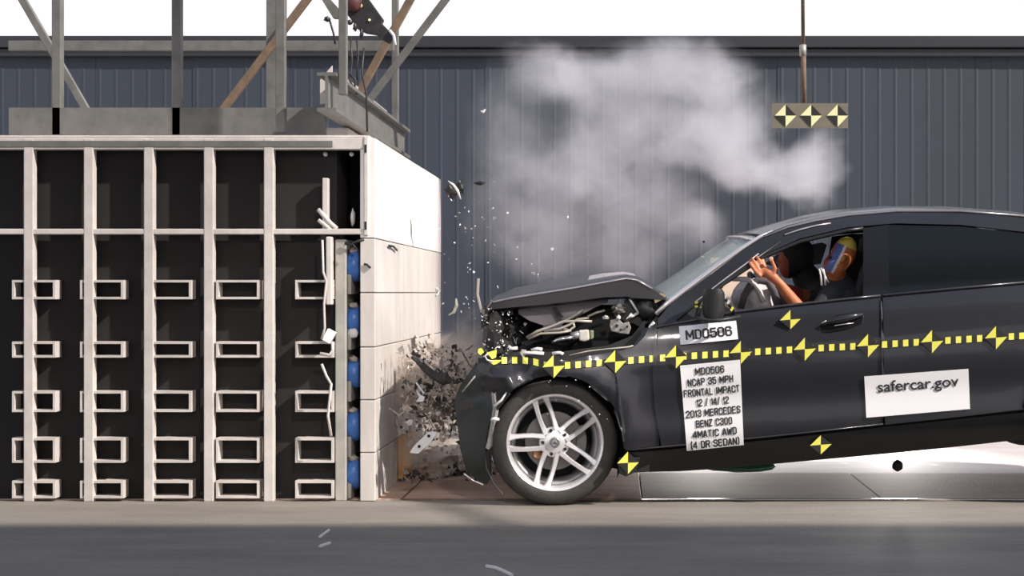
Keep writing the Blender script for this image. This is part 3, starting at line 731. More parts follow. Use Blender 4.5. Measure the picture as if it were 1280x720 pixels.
# wheels
def wheel(c, steer, name_parent):
    R = Matrix.Rotation(steer, 3, 'Z'); T = Vector(c)
    def fin(b, name, m, parent, smooth=True, **k):
        b.v = [tuple(R @ Vector(p)+T) for p in b.v]; return b.build(name, m, parent, smooth, **k)
    b = MB(); b.lathe([(.232, .012), (.238, -.004), (.262, -.012), (.295, -.008), (.310, .008), (.318, .03), (.321, .06), (.321, .17), (.317, .20), (.300, .222), (.25, .225), (.232, .21), (.225, .11)], (0, 0, 0), n=72)
    ty = fin(b, 'tyre', 'rubber', name_parent)
    b = MB()
    for yy in (.06, .10, .14):
        b.lathe([(.3225, yy), (.3225, yy+.008), (.319, yy+.008), (.319, yy)], (0, 0, 0), n=72)
    fin(b, 'tread_groove', 'gasket', ty)
    b = MB(); b.lathe([(.243, -.008), (.247, -.004), (.246, .004), (.232, .012), (.230, .2), (.222, .2), (.222, .05), (.227, .012), (.236, -.004)], (0, 0, 0), n=72)
    rim = fin(b, 'rim', 'alloy', name_parent, autos=35)
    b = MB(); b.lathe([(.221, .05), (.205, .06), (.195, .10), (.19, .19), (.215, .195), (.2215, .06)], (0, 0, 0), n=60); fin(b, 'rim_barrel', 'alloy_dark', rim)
    b = MB(); b.lathe([(0, .2), (.2, .2)], (0, 0, 0), n=40, closed=False); fin(b, 'backing_shield', 'dark_inner', name_parent)
    b = MB(); b.lathe([(.045, .10), (.148, .10), (.150, .102), (.150, .122), (.148, .124), (.045, .124)], (0, 0, 0), n=48); fin(b, 'brake_disc', 'disc_metal', name_parent, autos=30)
    b = MB()
    for i in range(9):
        a0 = math.radians(-24+i*6); a1 = math.radians(-24+(i+1)*6)
        def q(r, a, y): return Vector((r*math.cos(a), y, r*math.sin(a)))
        b.add([q(.115, a0, .07), q(.163, a0, .07), q(.163, a1, .07), q(.115, a1, .07), q(.115, a0, .13), q(.163, a0, .13), q(.163, a1, .13), q(.115, a1, .13)], [(0,1,2,3),(4,7,6,5),(0,4,5,1),(1,5,6,2),(2,6,7,3),(3,7,4,0)])
    fin(b, 'brake_caliper', 'steel_grey', name_parent, False)
    b = MB(); b.blob((-.085, .10, -.065), (.028, .02, .03), 2, .15, 10); mat('copper', (.5, .28, .17), .4, .6); fin(b, 'dust_cap', 'copper', name_parent)
    # hub and twin spokes
    b = MB(); b.lathe([(0, .016), (.030, .016), (.050, .020), (.078, .030), (.080, .055), (0, .06)], (0, 0, 0), n=40, closed=False); hub = fin(b, 'hub', 'alloy', rim)
    b = MB(); b.lathe([(0, .006), (.024, .007), (.027, .012), (.027, .02), (0, .02)], (0, 0, 0), n=28, closed=False); cp = fin(b, 'centre_cap', 'alloy_dark', hub)
    b = MB()
    for k in range(3):
        a = PI/2+k*2*PI/3; tip = Vector((.017*math.cos(a), .004, .017*math.sin(a)))
        l = Vector((.003*math.cos(a+PI/2), .004, .003*math.sin(a+PI/2)))
        b.prism([tip, Vector((l.x, .004, l.z)), Vector((-l.x, .004, -l.z))], (0, .003, 0))
    b.lathe([(.018, .003), (.0205, .003), (.0205, .007), (.018, .007)], (0, 0, 0), n=28)
    fin(b, 'star_emblem', 'chrome', cp, False)
    for k in range(5):
        ang = math.radians(109+72*k)
        u = Vector((math.cos(ang), 0, math.sin(ang))); v = Vector((-math.sin(ang), 0, math.cos(ang)))
        for sg in (-1, 1):
            b = MB(); rows_ = []
            for i in range(13):
                t = i/12; r = .050+t*.180
                off = (.0275+.0065*math.sin(t*PI)-.0*t)*sg + (0.0)
                hw = .0150-.0030*math.sin(t*PI)+.004*max(0, t-.85)/.15
                yb = .022+.012*math.sin(t*PI)-.012*t
                c_ = u*r+v*off
                rows_.append([c_-v*hw*sg+Vector((0, yb+.022, 0)), c_-v*hw*sg+Vector((0, yb+.004, 0)), c_-v*hw*.55*sg+Vector((0, yb-.006, 0)), c_+v*hw*.75*sg+Vector((0, yb-.004, 0)), c_+v*hw*sg+Vector((0, yb+.006, 0)), c_+v*hw*sg+Vector((0, yb+.026, 0)), c_-v*hw*sg+Vector((0, yb+.022, 0))])
            b.grid(rows_); fin(b, 'spoke', 'alloy', rim, autos=40)
        b = MB(); b.lathe([(0, .012), (.0085, .012), (.0085, .03), (0, .03)], u*.062+Vector((0, .004, 0)), n=14, closed=False); fin(b, 'lug_hole', 'gasket', hub, False)
wh = P(693.5, 553.5, .0)
w1 = wheel((wh.x-.0, .035, .318), math.radians(5), car)
wheel((2.43, .045, .478), 0, car)
def far_wheel(x, z):
    b = MB(); b.lathe([(.0, 1.72), (.2, 1.72), (.235, 1.735), (.295, 1.74), (.318, 1.70), (.32, 1.55), (.30, 1.53), (0, 1.53)], (x, 0, z), n=40, closed=False); b.build('tyre', 'rubber', car, True)
far_wheel(-.33, .32); far_wheel(2.43, .478)

# door handle
b = MB(); b.prism([C(a, c, .006) for a, c in ((1023, 409), (1030, 401), (1048, 393), (1070, 390), (1080, 395), (1078, 405), (1060, 412), (1040, 416), (1026, 416))], (0, -.008, 0)); hd = b.build('handle_recess', 'black_gloss', car, bevel=.004)
b = MB(); b.tube([C(1026, 407, -.012), C(1034, 402, -.026), C(1050, 398.5, -.034), C(1066, 395.5, -.030), C(1077, 393, -.012)], [.006, .013, .017, .016, .008], 12, flat=.8); b.build('door_handle', 'paint', car, True)
b = MB(); b.tube([C(1026, 404, -.02), C(1032, 401, -.03)], [.003, .004], 6); b.tube([C(1042, 407, -.03), C(1066, 403.5, -.03)], .0025, 6); b.build('handle_edge', 'bright_trim', car, True)
# door mirror folded towards the camera
b = MB(); rows_ = []
for i in range(9):
    t = i/8; c_ = P(892, 361+37*t, -.030); wx = .056*(1-(2*t-1)**6*.25); wy = .045
    rows_.append([c_+Vector((wx*math.cos(a), wy*math.sin(a), 0)) for a in [2*PI*k/20 for k in range(21)]])
b.grid(rows_); b.add(rows_[0][:-1], [tuple(range(20))]); b.add(rows_[-1][:-1], [tuple(range(20))])
mr = b.build('door_mirror', 'black_plastic', car, True, autos=50)
b = MB(); b.tube([P(868, 396, -.03), P(880, 400, -.06), P(900, 400.5, -.07), P(925, 396, -.02)], [.006, .010, .010, .008], 8); b.build('mirror_foot', 'bumper_plastic', mr, True)
b = MB()
for a, c, w_, h_ in ((870.5, 378, 4, 3), (870.5, 383, 4, 2.5), (878, 379, 1.6, 4), (876, 384, 2, 2)):
    b.prism([P(a-w_/2, c-h_/2, -.02), P(a+w_/2, c-h_/2, -.02), P(a+w_/2, c+h_/2, -.02), P(a-w_/2, c+h_/2, -.02)], (0, .004, 0))
b.build('mirror_target', 'yellow', mr)
b = MB(); b.tube([P(903, 367, .05), P(911, 380, .05), P(919, 392, .06)], .008, 6); bl = b.build('mirror_brace', 'black_plastic', car, True)
for a, c, m_ in ((906.5, 371, 'debris_light'), (910.5, 377.5, 'debris_light'), (915, 386, 'yellow')):
    b = MB(); q = Matrix.Rotation(-.6, 3, 'Y'); p = P(a, c, .04); b.box(p-Vector((.006, .004, .011)), p+Vector((.006, .0, .011)), rot=Matrix.Rotation(.55, 3, 'Y')); b.build('brace_mark', m_, bl)

# yellow and black marker tape with its targets
tp = [(627, 450.5), (650, 450), (668, 452), (680, 456), (692, 457.5), (720, 456), (769, 452), (845, 446), (925, 441), (1006, 436), (1085, 432), (1120, 429.5), (1200, 424.5), (1290, 419)]
def along(x):
    for (a, c), (a2, c2) in zip(tp, tp[1:]):
        if x <= a2: t = (x-a)/(a2-a); return c+(c2-c)*t
    return tp[-1][1]
b = MB(); xx = 627; k = 0
while xx < 1288:
    s_ = 6.6; c0, c1 = along(xx), along(xx+s_); hh = 4.1
    pts = [C(xx, c0-hh, -.005), C(xx+s_, c1-hh, -.005), C(xx+s_, c1+hh, -.005), C(xx, c0+hh, -.005)]
    b.prism(pts, (0, .002, 0), k % 2); xx += s_; k += 1
b.build('marker_tape', ['yellow', 'tape_black'], car)
def rq(cx, cy, w_, h_, sl=.075, off=-.0115):
    ym = min(C(a, c).y for a in (cx-w_, cx, cx+w_) for c in (cy-h_, cy, cy+h_))+off+.003
    return quadrant(lambda a, c: P(a, c-(a-cx)*sl, ym), cx, cy, w_, h_, 'quadrant_target', car)
for cx, cy in ((692, 458), (769, 452), (845, 446), (926, 440.5), (1006, 436.5), (1085, 432), (1165, 427), (1245, 422)): rq(cx, cy, 14, 14.5)
rq(988, 399.5, 13, 12); rq(1026, 556, 13.5, 12)
b = MB(); c0 = P(786, 578.5, -.02); quadrant(lambda a, c: P(a, c-(a-786)*.05, -.015), 785, 578.5, 13.5, 14, 'quadrant_target', car)
b = MB(); b.prism([P(772, 580, .0), P(774, 572, .0), P(800, 572, .0), P(795, 590, .0), P(782, 596, .0), (P(774, 592, .0))], (0, .03, 0)); b.build('sill_end', 'black_plastic', car, bevel=.004)
# torn, crumpled start of the tape
b = MB()
b.prism([P(598, 436, .02), P(602, 435, .02), P(605, 440, .02), P(601, 444, .02), P(597, 441, .02)], (0, .004, 0))
b.prism([P(608, 441, .0), P(621, 437, .0), P(620, 447, .0), P(615, 449, .0), P(612, 445, .0)], (0, .004, 0))
b.prism([P(609, 451, .0), P(618, 450, .0), P(628, 450, .0), P(621, 455, .0), P(617, 456, .0)], (0, .004, 0))
b.build('torn_target', 'yellow', car)
b = MB(); b.tube([P(610, 442, -.004), P(606, 445, -.004), P(609, 450, -.004), P(616, 452, -.004)], .004, 6); b.build('torn_target', 'debris_light', car, True)

# placards and lettering
GL = {  # condensed block capitals on a 4 x 6 grid
'M': [[(0,0),(0,6),(2.6,1.6),(5.2,6),(5.2,0)]], 'D': [[(0,0),(0,6),(2.8,6),(4,5),(4,1),(2.8,0),(0,0)]], '0': [[(.8,0),(0,.9),(0,5.1),(.8,6),(3.2,6),(4,5.1),(4,.9),(3.2,0),(.8,0)]],
'5': [[(3.8,6),(.2,6),(.1,3.3),(1,3.8),(3.2,3.8),(4,3),(4,.9),(3.2,0),(.8,0),(0,.9),(0,1.5)]], '6': [[(3.9,4.8),(3.2,6),(.8,6),(0,5.1),(0,.9),(.8,0),(3.2,0),(4,.9),(4,2.7),(3.2,3.5),(.8,3.5),(0,2.7)]],
'N': [[(0,0),(0,6),(4,0),(4,6)]], 'C': [[(4,4.4),(4,5.1),(3.2,6),(.8,6),(0,5.1),(0,.9),(.8,0),(3.2,0),(4,.9),(4,1.6)]], 'A': [[(0,0),(2,6),(4,0)],[(.7,1.6),(3.3,1.6)]],
'P': [[(0,0),(0,6),(3.2,6),(4,5.2),(4,3.6),(3.2,2.8),(0,2.8)]], '3': [[(0,4.8),(0,5.1),(.8,6),(3.2,6),(4,5.1),(4,4),(3.1,3.2),(1.4,3.2)],[(3.1,3.2),(4,2.3),(4,.9),(3.2,0),(.8,0),(0,.9),(0,1.4)]],
'H': [[(0,0),(0,6)],[(4,0),(4,6)],[(0,3),(4,3)]], 'F': [[(0,0),(0,6),(3.8,6)],[(0,3.1),(3.2,3.1)]], 'R': [[(0,0),(0,6),(3.2,6),(4,5.2),(4,3.8),(3.2,3),(0,3)],[(2.4,3),(4,0)]],
'O': [[(.8,0),(0,.9),(0,5.1),(.8,6),(3.2,6),(4,5.1),(4,.9),(3.2,0),(.8,0)]], 'T': [[(0,6),(4,6)],[(2,6),(2,0)]], 'L': [[(0,6),(0,0),(3.8,0)]], 'I': [[(.3,0),(.3,6)]], '1': [[(.2,4.6),(1.4,6),(1.4,0)]],
'2': [[(0,4.8),(0,5.1),(.8,6),(3.2,6),(4,5.1),(4,3.9),(0,.6),(0,0),(4,0)]], '/': [[(0,-.4),(2.2,6.4)]], '4': [[(3,0),(3,6),(0,1.8),(0,1.5),(4,1.5)]], 'E': [[(3.8,6),(0,6),(0,0),(3.8,0)],[(0,3.1),(3.2,3.1)]],
'S': [[(4,4.7),(4,5.1),(3.2,6),(.8,6),(0,5.1),(0,4.1),(.8,3.3),(3.2,2.8),(4,2),(4,.9),(3.2,0),(.8,0),(0,.9),(0,1.3)]], 'B': [[(0,0),(0,6),(3.1,6),(3.8,5.2),(3.8,3.9),(3.1,3.2),(0,3.2)],[(3.1,3.2),(4,2.4),(4,.8),(3.2,0),(0,0)]],
'Z': [[(0,6),(4,6),(0,0),(4,0)]], 'W': [[(0,6),(1.2,0),(2.5,4.6),(3.8,0),(5,6)]], '(': [[(1.2,6.6),(.2,5),(.2,1),(1.2,-.6)]], ')': [[(0,6.6),(1,5),(1,1),(0,-.6)]]}
GW = {'I': .6, '1': 1.6, '/': 2.2, ' ': 1.7, '(': 1.2, ')': 1.2, 'W': 5, 'M': 5.2}
def block_text(s_, q, u0, u1, v0, v1, th=1.25):
    tot = sum(GW.get(ch, 4)+1.9 for ch in s_)-1.9; su = (u1-u0)/(tot+th); sv = (v1-v0)/(6+th*.8)
    b = MB(); x = th/2; base = v1-sv*th*.4
    def pt(a, c): return q(u0+(x+a)*su, base-c*sv, -.0134)
    for ch in s_:
        for line in GL.get(ch, []):
            for (a, c), (a2, c2) in zip(line, line[1:]):
                dx, dy = a2-a, c2-c; L_ = math.hypot(dx, dy); dx /= L_; dy /= L_; h = th/2*(1 if abs(dx) < .6 else .8)
                e_ = h*.55
                A_ = (a-dx*e_, c-dy*e_); B_ = (a2+dx*e_, c2+dy*e_)
                b.add([pt(A_[0]-dy*h, A_[1]+dx*h), pt(B_[0]-dy*h, B_[1]+dx*h), pt(B_[0]+dy*h, B_[1]-dx*h), pt(A_[0]+dy*h, A_[1]-dx*h)], [(0, 1, 2, 3)])
        x += GW.get(ch, 4)+1.9
    return b
def placard(name, corners, lines, xf=.92, label=None):
    tl, tr, br, bl_ = corners; b = MB()
    def q(u, v, off):
        a = (tl[0]*(1-u)+tr[0]*u)*(1-v)+(bl_[0]*(1-u)+br[0]*u)*v; c = (tl[1]*(1-u)+tr[1]*u)*(1-v)+(bl_[1]*(1-u)+br[1]*u)*v
        return C(a, c, off)
    nu, nv = 12, 24
    b.grid([[q(i/nu, j/nv, -.010) for i in range(nu+1)] for j in range(nv+1)])
    o = b.build(name, 'sticker_white', car, solid=.002)
    if label: o['label'] = label
    for s_, u0, u1, v0, v1 in lines:
        if name != 'web_placard':
            block_text(s_, q, u0, u1, v0, v1, 1.6 if name == 'number_placard' else 1.6).build('lettering', 'ink', o); continue
        cu = bpy.data.curves.new('t', 'FONT'); cu.body = s_; cu.offset = .012; cu.resolution_u = 3
        to = bpy.data.objects.new('t', cu); COL.objects.link(to)
        dg = bpy.context.evaluated_depsgraph_get(); me = bpy.data.meshes.new_from_object(to.evaluated_get(dg))
        bpy.data.objects.remove(to)
        xs = [v.co.x for v in me.vertices]; ys = [v.co.y for v in me.vertices]
        x0, x1 = min(xs), max(xs); y0, y1 = (-.01, .73)
        if name == 'web_placard': y0, y1 = -.17, .73
        bm = bmesh.new(); bm.from_mesh(me)
        for v in bm.verts:
            u = u0+(u1-u0)*(v.co.x-x0)/(x1-x0); vv = v1+(v0-v1)*(v.co.y-y0)/(y1-y0)
            p = q(u, vv, -.0134); v.co = p
        bm.to_mesh(me); bm.free()
        me.materials.clear(); me.materials.append(MATS['ink'])
        lo_ = link('lettering', me, o)
placard('number_placard', [(848.5, 408), (920, 401), (922.5, 424), (850.5, 431)], [('MD0506', .10, .91, .24, .78)], label='white placard with the test number')
L8 = [('MD0506', .24, .73), ('NCAP 35 MPH', .10, .87), ('FRONTAL IMPACT', .02, .97), ('12 / 14/ 12', .22, .78), ('2013 MERCEDES', .03, .97), ('BENZ C300', .19, .82), ('4MATIC AWD', .12, .89), ('(4 DR SEDAN)', .07, .93)]
placard('test_placard', [(850, 457), (925, 449.5), (929.5, 556), (858.5, 563.5)], [(s_, a, c, .045+i*.122, .045+i*.122+.088) for i, (s_, a, c) in enumerate(L8)], label='white placard with eight lines of test data')
placard('web_placard', [(1080, 470.5), (1210, 461), (1212, 511), (1082.5, 522)], [('safercar.gov', .12, .90, .13, .47)], label='white placard with a web address')

# ------------------------------------------------------------------ car interior
for yc, nm in ((.47, 'near'), (1.30, 'far')):
    b = MB(); xs = 1095 if nm == 'near' else 1070
    b.grid([[P(xs+a, c, yc-.24), P(xs+a-6, c, yc-.12), P(xs+a-6, c, yc+.12), P(xs+a, c, yc+.24)] for a, c in ((-8, 450), (0, 400), (12, 350), (24, 325))])
    b.build('seat_back', 'seat_dark', car, True, solid=-.12, bevel=.02)
    b = MB(); b.blob(P(xs+14, 310, yc), (.05, .12, .09), 1, .05, 16); b.build('headrest', 'seat_dark', car, True)
    b = MB(); b.box((P(xs, 460, yc).x-.52, yc-.24, .38), (P(xs, 460, yc).x+.02, yc+.24, .52)); b.build('seat_cushion', 'seat_dark', car, bevel=.04)
b = MB(); b.box((1.9, .3, .5), (2.05, 1.45, 1.1)); b.build('rear_seat', 'seat_dark', car, bevel=.05)
b = MB(); b.grid([[P(a, c, .2), P(a, c-2, .9), P(a, c, 1.5)] for a, c in ((826, 404), (870, 386), (905, 384), (925, 395), (925, 430))]); b.build('dashboard', 'seat_dark', car, True, solid=-.03)
sw = P(955, 382, .5)
b = MB(); ring = []
ax = Vector((1, 0, .45)).normalized(); e1 = Vector((0, 1, 0)); e2 = ax.cross(e1)
for k in range(36):
    a = 2*PI*k/36; ring.append(sw+e1*.185*math.cos(a)+e2*.185*math.sin(a))
b.tube(ring, .014, 8, closed=True); b.tube([sw+e1*.18, sw-e1*.18], .018, 8); b.tube([sw, sw-ax*.25], .03, 8)
b.build('steering_wheel', 'steel_dark', car, True)
b = MB(); b.blob(P(945, 376, .46), (.115, .20, .135), 3, .16, 24); b.build('driver_airbag', 'airbag', car, True)
b = MB()
pp = [P(918+27*math.cos(math.radians(a))+ (a < 90)*10, 388-40*math.sin(math.radians(a)), .24) for a in (178, 150, 125, 100, 78, 55, 35, 15)]
b.tube(pp, .013, 8); b.build('airbag_fold', 'airbag', car, True)
mat('airbag_dark', (.10, .085, .095), .8, var=.3)
b = MB(); b.tube([P(963, 346, .27), P(972, 357, .26), P(979, 370, .26), P(984, 384, .26)], [.01, .03, .035, .03], 10); b.tube([P(926, 386, .25), P(930, 370, .25), P(938, 357, .25), P(948, 350, .25), P(960, 352, .25), P(968, 364, .25), (P(974, 384, .25))], [.016, .018, .02, .02, .022, .024, .026], 10); b.build('airbag_fold', 'airbag_dark', car, True)
mc = MATS['beige']; n_ = mc.node_tree; b_ = n_.nodes['Principled BSDF']; tr = n_.nodes.new('ShaderNodeBsdfTranslucent'); tr.inputs[0].default_value = (.95, .76, .60, 1)
mx_ = n_.nodes.new('ShaderNodeMixShader'); mx_.inputs[0].default_value = .75; n_.links.new(b_.outputs[0], mx_.inputs[1]); n_.links.new(tr.outputs[0], mx_.inputs[2]); n_.links.new(mx_.outputs[0], n_.nodes['Material Output'].inputs['Surface'])
b = MB(); b.grid([[P(a, c, 1.50+.03*math.sin(a*.2+c*.15)) for c in (322, 335, 348, 361, 374, 387, 400)] for a in (888, 896, 904, 912, 922, 932, 942)]); b.build('curtain_airbag', 'beige', car, True)  # translucent sheet standing in for outside light at the far window
b = MB(); b.grid([[P(a, c, 1.5), P(a, 400, 1.5)] for a, c in ((1095, 285), (1300, 290))]); 
b.build('far_curtain', 'seat_dark', car, solid=.01)
mat('visor', (.16, .18, .23), .7)
b = MB(); b.prism([P(a, c, 1.3) for a, c in ((955, 330), (975, 316), (1000, 308), (1028, 303), (1034, 306), (1026, 330), (975, 336))], (0, .03, 0)); b.build('far_door_pillar_trim', 'visor', car, bevel=.004)  # blue-grey panel standing in for the window behind
b = MB()
for a in (1024, 1029):
    b.tube([P(a, 336, .30), P(a+2, 345, .29), P(a+3, 357, .29)], .005, 6, flat=.6)
b.tube([P(1026, 335, .30), P(1034, 350, .29), P(1036, 353, .29)], .004, 6); b.build('belt_webbing', 'debris_light', car, True)

# ------------------------------------------------------------------ crash-test dummies
def figure(name, mats, caps, parent, vox=.006, paint=None, smooth=6):
    """capsules / ellipsoids fused into one continuous skin"""
    b = MB()
    for cpt in caps:
        if cpt[0] == 'e':
            _, c, r, rot = cpt; b.blob(c, r, 0, 0, 20, rot=rot)
        else:
            pts, rs = cpt; n = 12; pts = [Vector(p) for p in pts]
            P2 = []; R2 = []
            t0 = (pts[0]-pts[1]).normalized(); t1 = (pts[-1]-pts[-2]).normalized()
            for k in (.98, .8, .45): P2.append(pts[0]+t0*rs[0]*k); R2.append(rs[0]*math.sqrt(1-k*k))
            P2 += pts; R2 += list(rs)
            for k in (.45, .8, .98): P2.append(pts[-1]+t1*rs[-1]*k); R2.append(rs[-1]*math.sqrt(1-k*k))
            b.tube(P2, R2, n)
    o = b.build(name, mats, parent, True)
    md = o.modifiers.new('r', 'REMESH'); md.mode = 'VOXEL'; md.voxel_size = vox; md.use_smooth_shade = True
    ms = o.modifiers.new('s', 'SMOOTH'); ms.iterations = smooth; ms.factor = .5
    dg = bpy.context.evaluated_depsgraph_get(); me = bpy.data.meshes.new_from_object(o.evaluated_get(dg))
    o.modifiers.clear(); o.data = me
    me.materials.clear()
    for m in (mats if isinstance(mats, (list, tuple)) else [mats]): me.materials.append(MATS[m])
    if paint:
        for f in me.polygons: f.material_index = paint(f.center)
    else:
        for f in me.polygons: f.material_index = 0
    me.shade_smooth()
    return o
DY = .50
dr = empty('person', P(1060, 480, DY)); tag(dr, 'test dummy driver in dark clothes with yellow and blue chalked head, hand raised', 'person')
pel = P(1062, 480, DY); che = P(1054, 385, DY); neck = P(1046, 352, DY); 
ht = P(1060, 305, .42); hbm = P(1044, 338, .42)
hax = (ht-hbm).normalized(); Rh = Vector((0, 0, 1)).rotation_difference(hax).to_matrix(); hc = (ht+hbm)/2
sh = P(1040, 372, .32); el = P(1012, 404, .22); wr = P(974, 354, .17)
palm = P(960, 342, .17)
hand = [([wr, P(968, 348, .17), palm], [.023, .026, .026]), ('e', P(958, 341, .17), (.034, .016, .028), Matrix.Rotation(.6, 3, 'Y'))]
fing = [[(950, 345), (944, 339), (939, 332), (937, 328)], [(951, 341), (946, 333), (942, 326), (940, 323)], [(954, 338), (951, 330), (948, 324), (946, 321)], [(957, 337), (955, 330), (953, 324), (952, 321)]]
fy = [.155, .165, .175, .19]; fr_ = [.0098, .0105, .0108, .0102]
for ft, yy, rr in zip(fing, fy, fr_):
    hand.append(([P(a, c, yy+.006*k) for k, (a, c) in enumerate(ft)], [rr*1.05, rr, rr*.9, rr*.8]))
hand.append(([P(966, 343, .16), P(969, 336, .155), P(966, 329, .155), P(964, 324, .155)], [.012, .011, .010, .0095]))
caps = [([pel, P(1060, 430, DY), che], [.13, .125, .14]), ([che+Vector((0, -.12, .0)), che+Vector((0, .12, 0))], [.09, .09]),
        ([che, neck, hc-hax*.06], [.09, .055, .05]),
        ('e', hc+hax*.018, (.066, .064, .098), Rh), ('e', hc-hax*.045+Vector((-.022, 0, 0)), (.055, .052, .062), Rh),
        ('e', hc-hax*.012+Vector((-.070, 0, -.008)), (.016, .011, .020), Rh),
        ('e', hc-hax*.01+Vector((.005, -.070, 0)), (.014, .008, .026), Rh), ('e', hc-hax*.01+Vector((.005, .070, 0)), (.014, .008, .026), Rh),
        ('e', hc-hax*.052+Vector((-.060, 0, 0)), (.016, .024, .008), Rh),
        ([sh, el], [.05, .042]), ([el, P(994, 380, .20), wr], [.043, .036, .024]),
        ([P(1040, 372, .72), P(1010, 372, .74), P(985, 362, .60)], [.048, .040, .030])] + hand + \
       [([pel+Vector((0, s_*.1, 0)), Vector((pel.x-.42, DY+s_*.13, .70)), Vector((pel.x-.62, DY+s_*.12, .40))], [.085, .06, .045]) for s_ in (-1, 1)]
def paint(c):
    c = Vector(c)
    q = c-hc; t = q.dot(hax); lat = q-hax*t
    if q.length < .13 and t > -.10:
        if t > .058: return 1
        s_ = lat.x
        if s_ < -.050: return 4
        if s_ < -.018: return 2
        if s_ < -.006: return 5
        return 3
    if c.y > .53 and c.x < .99 : return 4
    return 0
figure('body', ['dummy_skin', 'chalk_yellow', 'chalk_blue', 'chalk_orange', 'dummy_red', 'chalk_white'], caps, dr, .0055, paint, 5)
b = MB(); b.blob(P(964, 323.5, .15), (.011, .011, .011), 0, 0, 12); b.build('thumb_tip', 'beige', dr, True)
for s_ in (-1, 1):
    b = MB(); b.blob(hc-hax*.005+Vector((-.060, s_*.03, 0)), (.010, .013, .008), 0, 0, 10); b.build('eye', 'dark_void', dr, True)
shirt = [([pel, P(1060, 430, DY), che], [.15, .145, .16]), ([che+Vector((0, -.15, .02)), che+Vector((0, .15, .02))], [.085, .085]), ([che+Vector((0, 0, .06)), neck+Vector((0, 0, .01))], [.11, .078]),
         ([sh, sh.lerp(el, .75)], [.066, .060]), ([P(1040, 372, .72), P(1020, 373, .73)], [.066, .055])]
figure('shirt', 'fabric_shirt', shirt, dr, .009)
b = MB(); b.tube([P(964, 358, .17), P(969, 362, .17)], .0, 4)
# second dummy, far seat, slumped forward
PY = 1.28
pr = empty('person', P(1020, 480, PY)); tag(pr, 'second dummy in black slumped forward on the far seat behind the driver\'s arm', 'person')
pp_ = P(1040, 470, PY); pc = P(1022, 372, 1.15); pn = P(1004, 340, 1.1); ph = P(992, 322, 1.05)
caps = [([pp_, P(1036, 420, 1.2), pc], [.13, .12, .13]), ([pc, pn, ph], [.09, .06, .05]), ('e', ph, (.085, .07, .10), None), ('e', ph+Vector((-.03, 0, -.06)), (.055, .05, .06), None), ('e', ph+Vector((-.088, 0, -.02)), (.016, .011, .018), None),
        ([pc+Vector((0, -.17, .0)), P(1000, 392, .95), P(975, 380, .95)], [.05, .042, .03])]
def paint2(c): return 1 if (c.x < ph.x-.035 and c.z < ph.z+.05) else 0
figure('body', ['seat_dark', 'dummy_red'], caps, pr, .009, paint2, 5)
cl = [([pp_, P(1036, 420, 1.2), pc], [.15, .14, .15]), ([pc+Vector((0, -.16, .03)), pc+Vector((0, .16, .03))], [.08, .08]), ([pc, pn], [.11, .075]), ('e', ph+Vector((.02, 0, .02)), (.098, .085, .105), None)]
figure('hood_and_jacket', 'fabric_shirt', cl, pr, .01)

# ------------------------------------------------------------------ loose debris
def thing(o, label, cat, group=None): return tag(o, label, cat, group)
b = MB(); b.prism([P(a_, c_, .26) for a_, c_ in ((512, 566), (517, 558), (535, 540), (546, 540), (540, 551), (523, 567))], (0, .02, .0)); ob_ = b.build('white_plate', 'debris_light'); thing(ob_, 'white rectangular plate with holes tumbling between barrier and bumper', 'debris')
for a_, c_ in ((536, 545), (524, 558)):
    b = MB(); b.lathe([(0, 0), (.008, 0), (.008, -.003), (0, -.003)], P(a_, c_, .259), n=12, closed=False); b.build('hole', 'dark_void', ob_)
ob2 = empty('torn_strip', P(545, 465, .28)); thing(ob2, 'black jagged trim strip flying in front of the barrier face', 'debris')
b = MB(); b.tube([P(514, 446, .28), P(522, 450, .28), P(532, 461, .28), P(542, 469, .28), P(556, 474, .28), P(565, 476, .28)], [.008, .016, .02, .022, .035, .01], 6, flat=.5); b.build('strip', 'debris_dark', ob2)
b = MB()
for a, c in ((538, 464), (545, 464), (552, 464), (559, 467)): b.prism([P(a-2, c+6, .28), P(a, c-4, .28), P(a+3, c+6, .28)], (0, .01, 0))
b.build('teeth', 'debris_dark', ob2)
b = MB(); b.tube([P(598, 348, .3), P(597, 368, .3), P(601, 386, .3), P(609, 399, .3)], .007, 6); thing(b.build('wire', 'hose'), 'thin pale curved wire springing up beside the hood tip', 'wire')
b = MB(); b.tube([P(570, 373, .6), P(571, 382, .6), P(567, 391, .6), P(561, 394, .6)], [.004, .009, .008, .004], 6); thing(b.build('hook_piece', 'hose'), 'pale hook-shaped clip flying right of the barrier', 'debris')
ob3 = empty('lamp_piece', P(567, 237, 1.5)); thing(ob3, 'black shard with a bright curved edge beside the upper barrier edge', 'debris')
b = MB(); b.blob(P(565, 239, 1.5), (.035, .02, .045), 3, .4, 12); b.blob(P(576, 234, 1.5), (.022, .02, .045), 8, .4, 12); b.build('shell', 'black_plastic', ob3)
b = MB(); b.tube([P(560, 226, 1.46), P(567, 231, 1.46), P(572, 238, 1.46), P(576, 249, 1.46)], [.002, .007, .008, .003], 6); b.build('edge', 'debris_light', ob3, True)
b = MB(); b.blob(P(600, 229, 1.5), (.032, .02, .012), 3, .3, 12); thing(b.build('fragment', 'black_plastic'), 'small flat black fragment high in the air left of the smoke', 'debris')
b = MB(); b.tube([P(601, 139, .8), P(604, 140, .8), P(607, 136.5, .8)], [.004, .008, .004], 6); thing(b.build('fragment', 'debris_light'), 'small white chip highest in the air before the dark wall', 'debris')
b = MB(); b.prism([P(498, 563, .9), P(510, 545, .9), P(511, 580, .9), P(499, 592, .9)], (0, .008, 0)); 
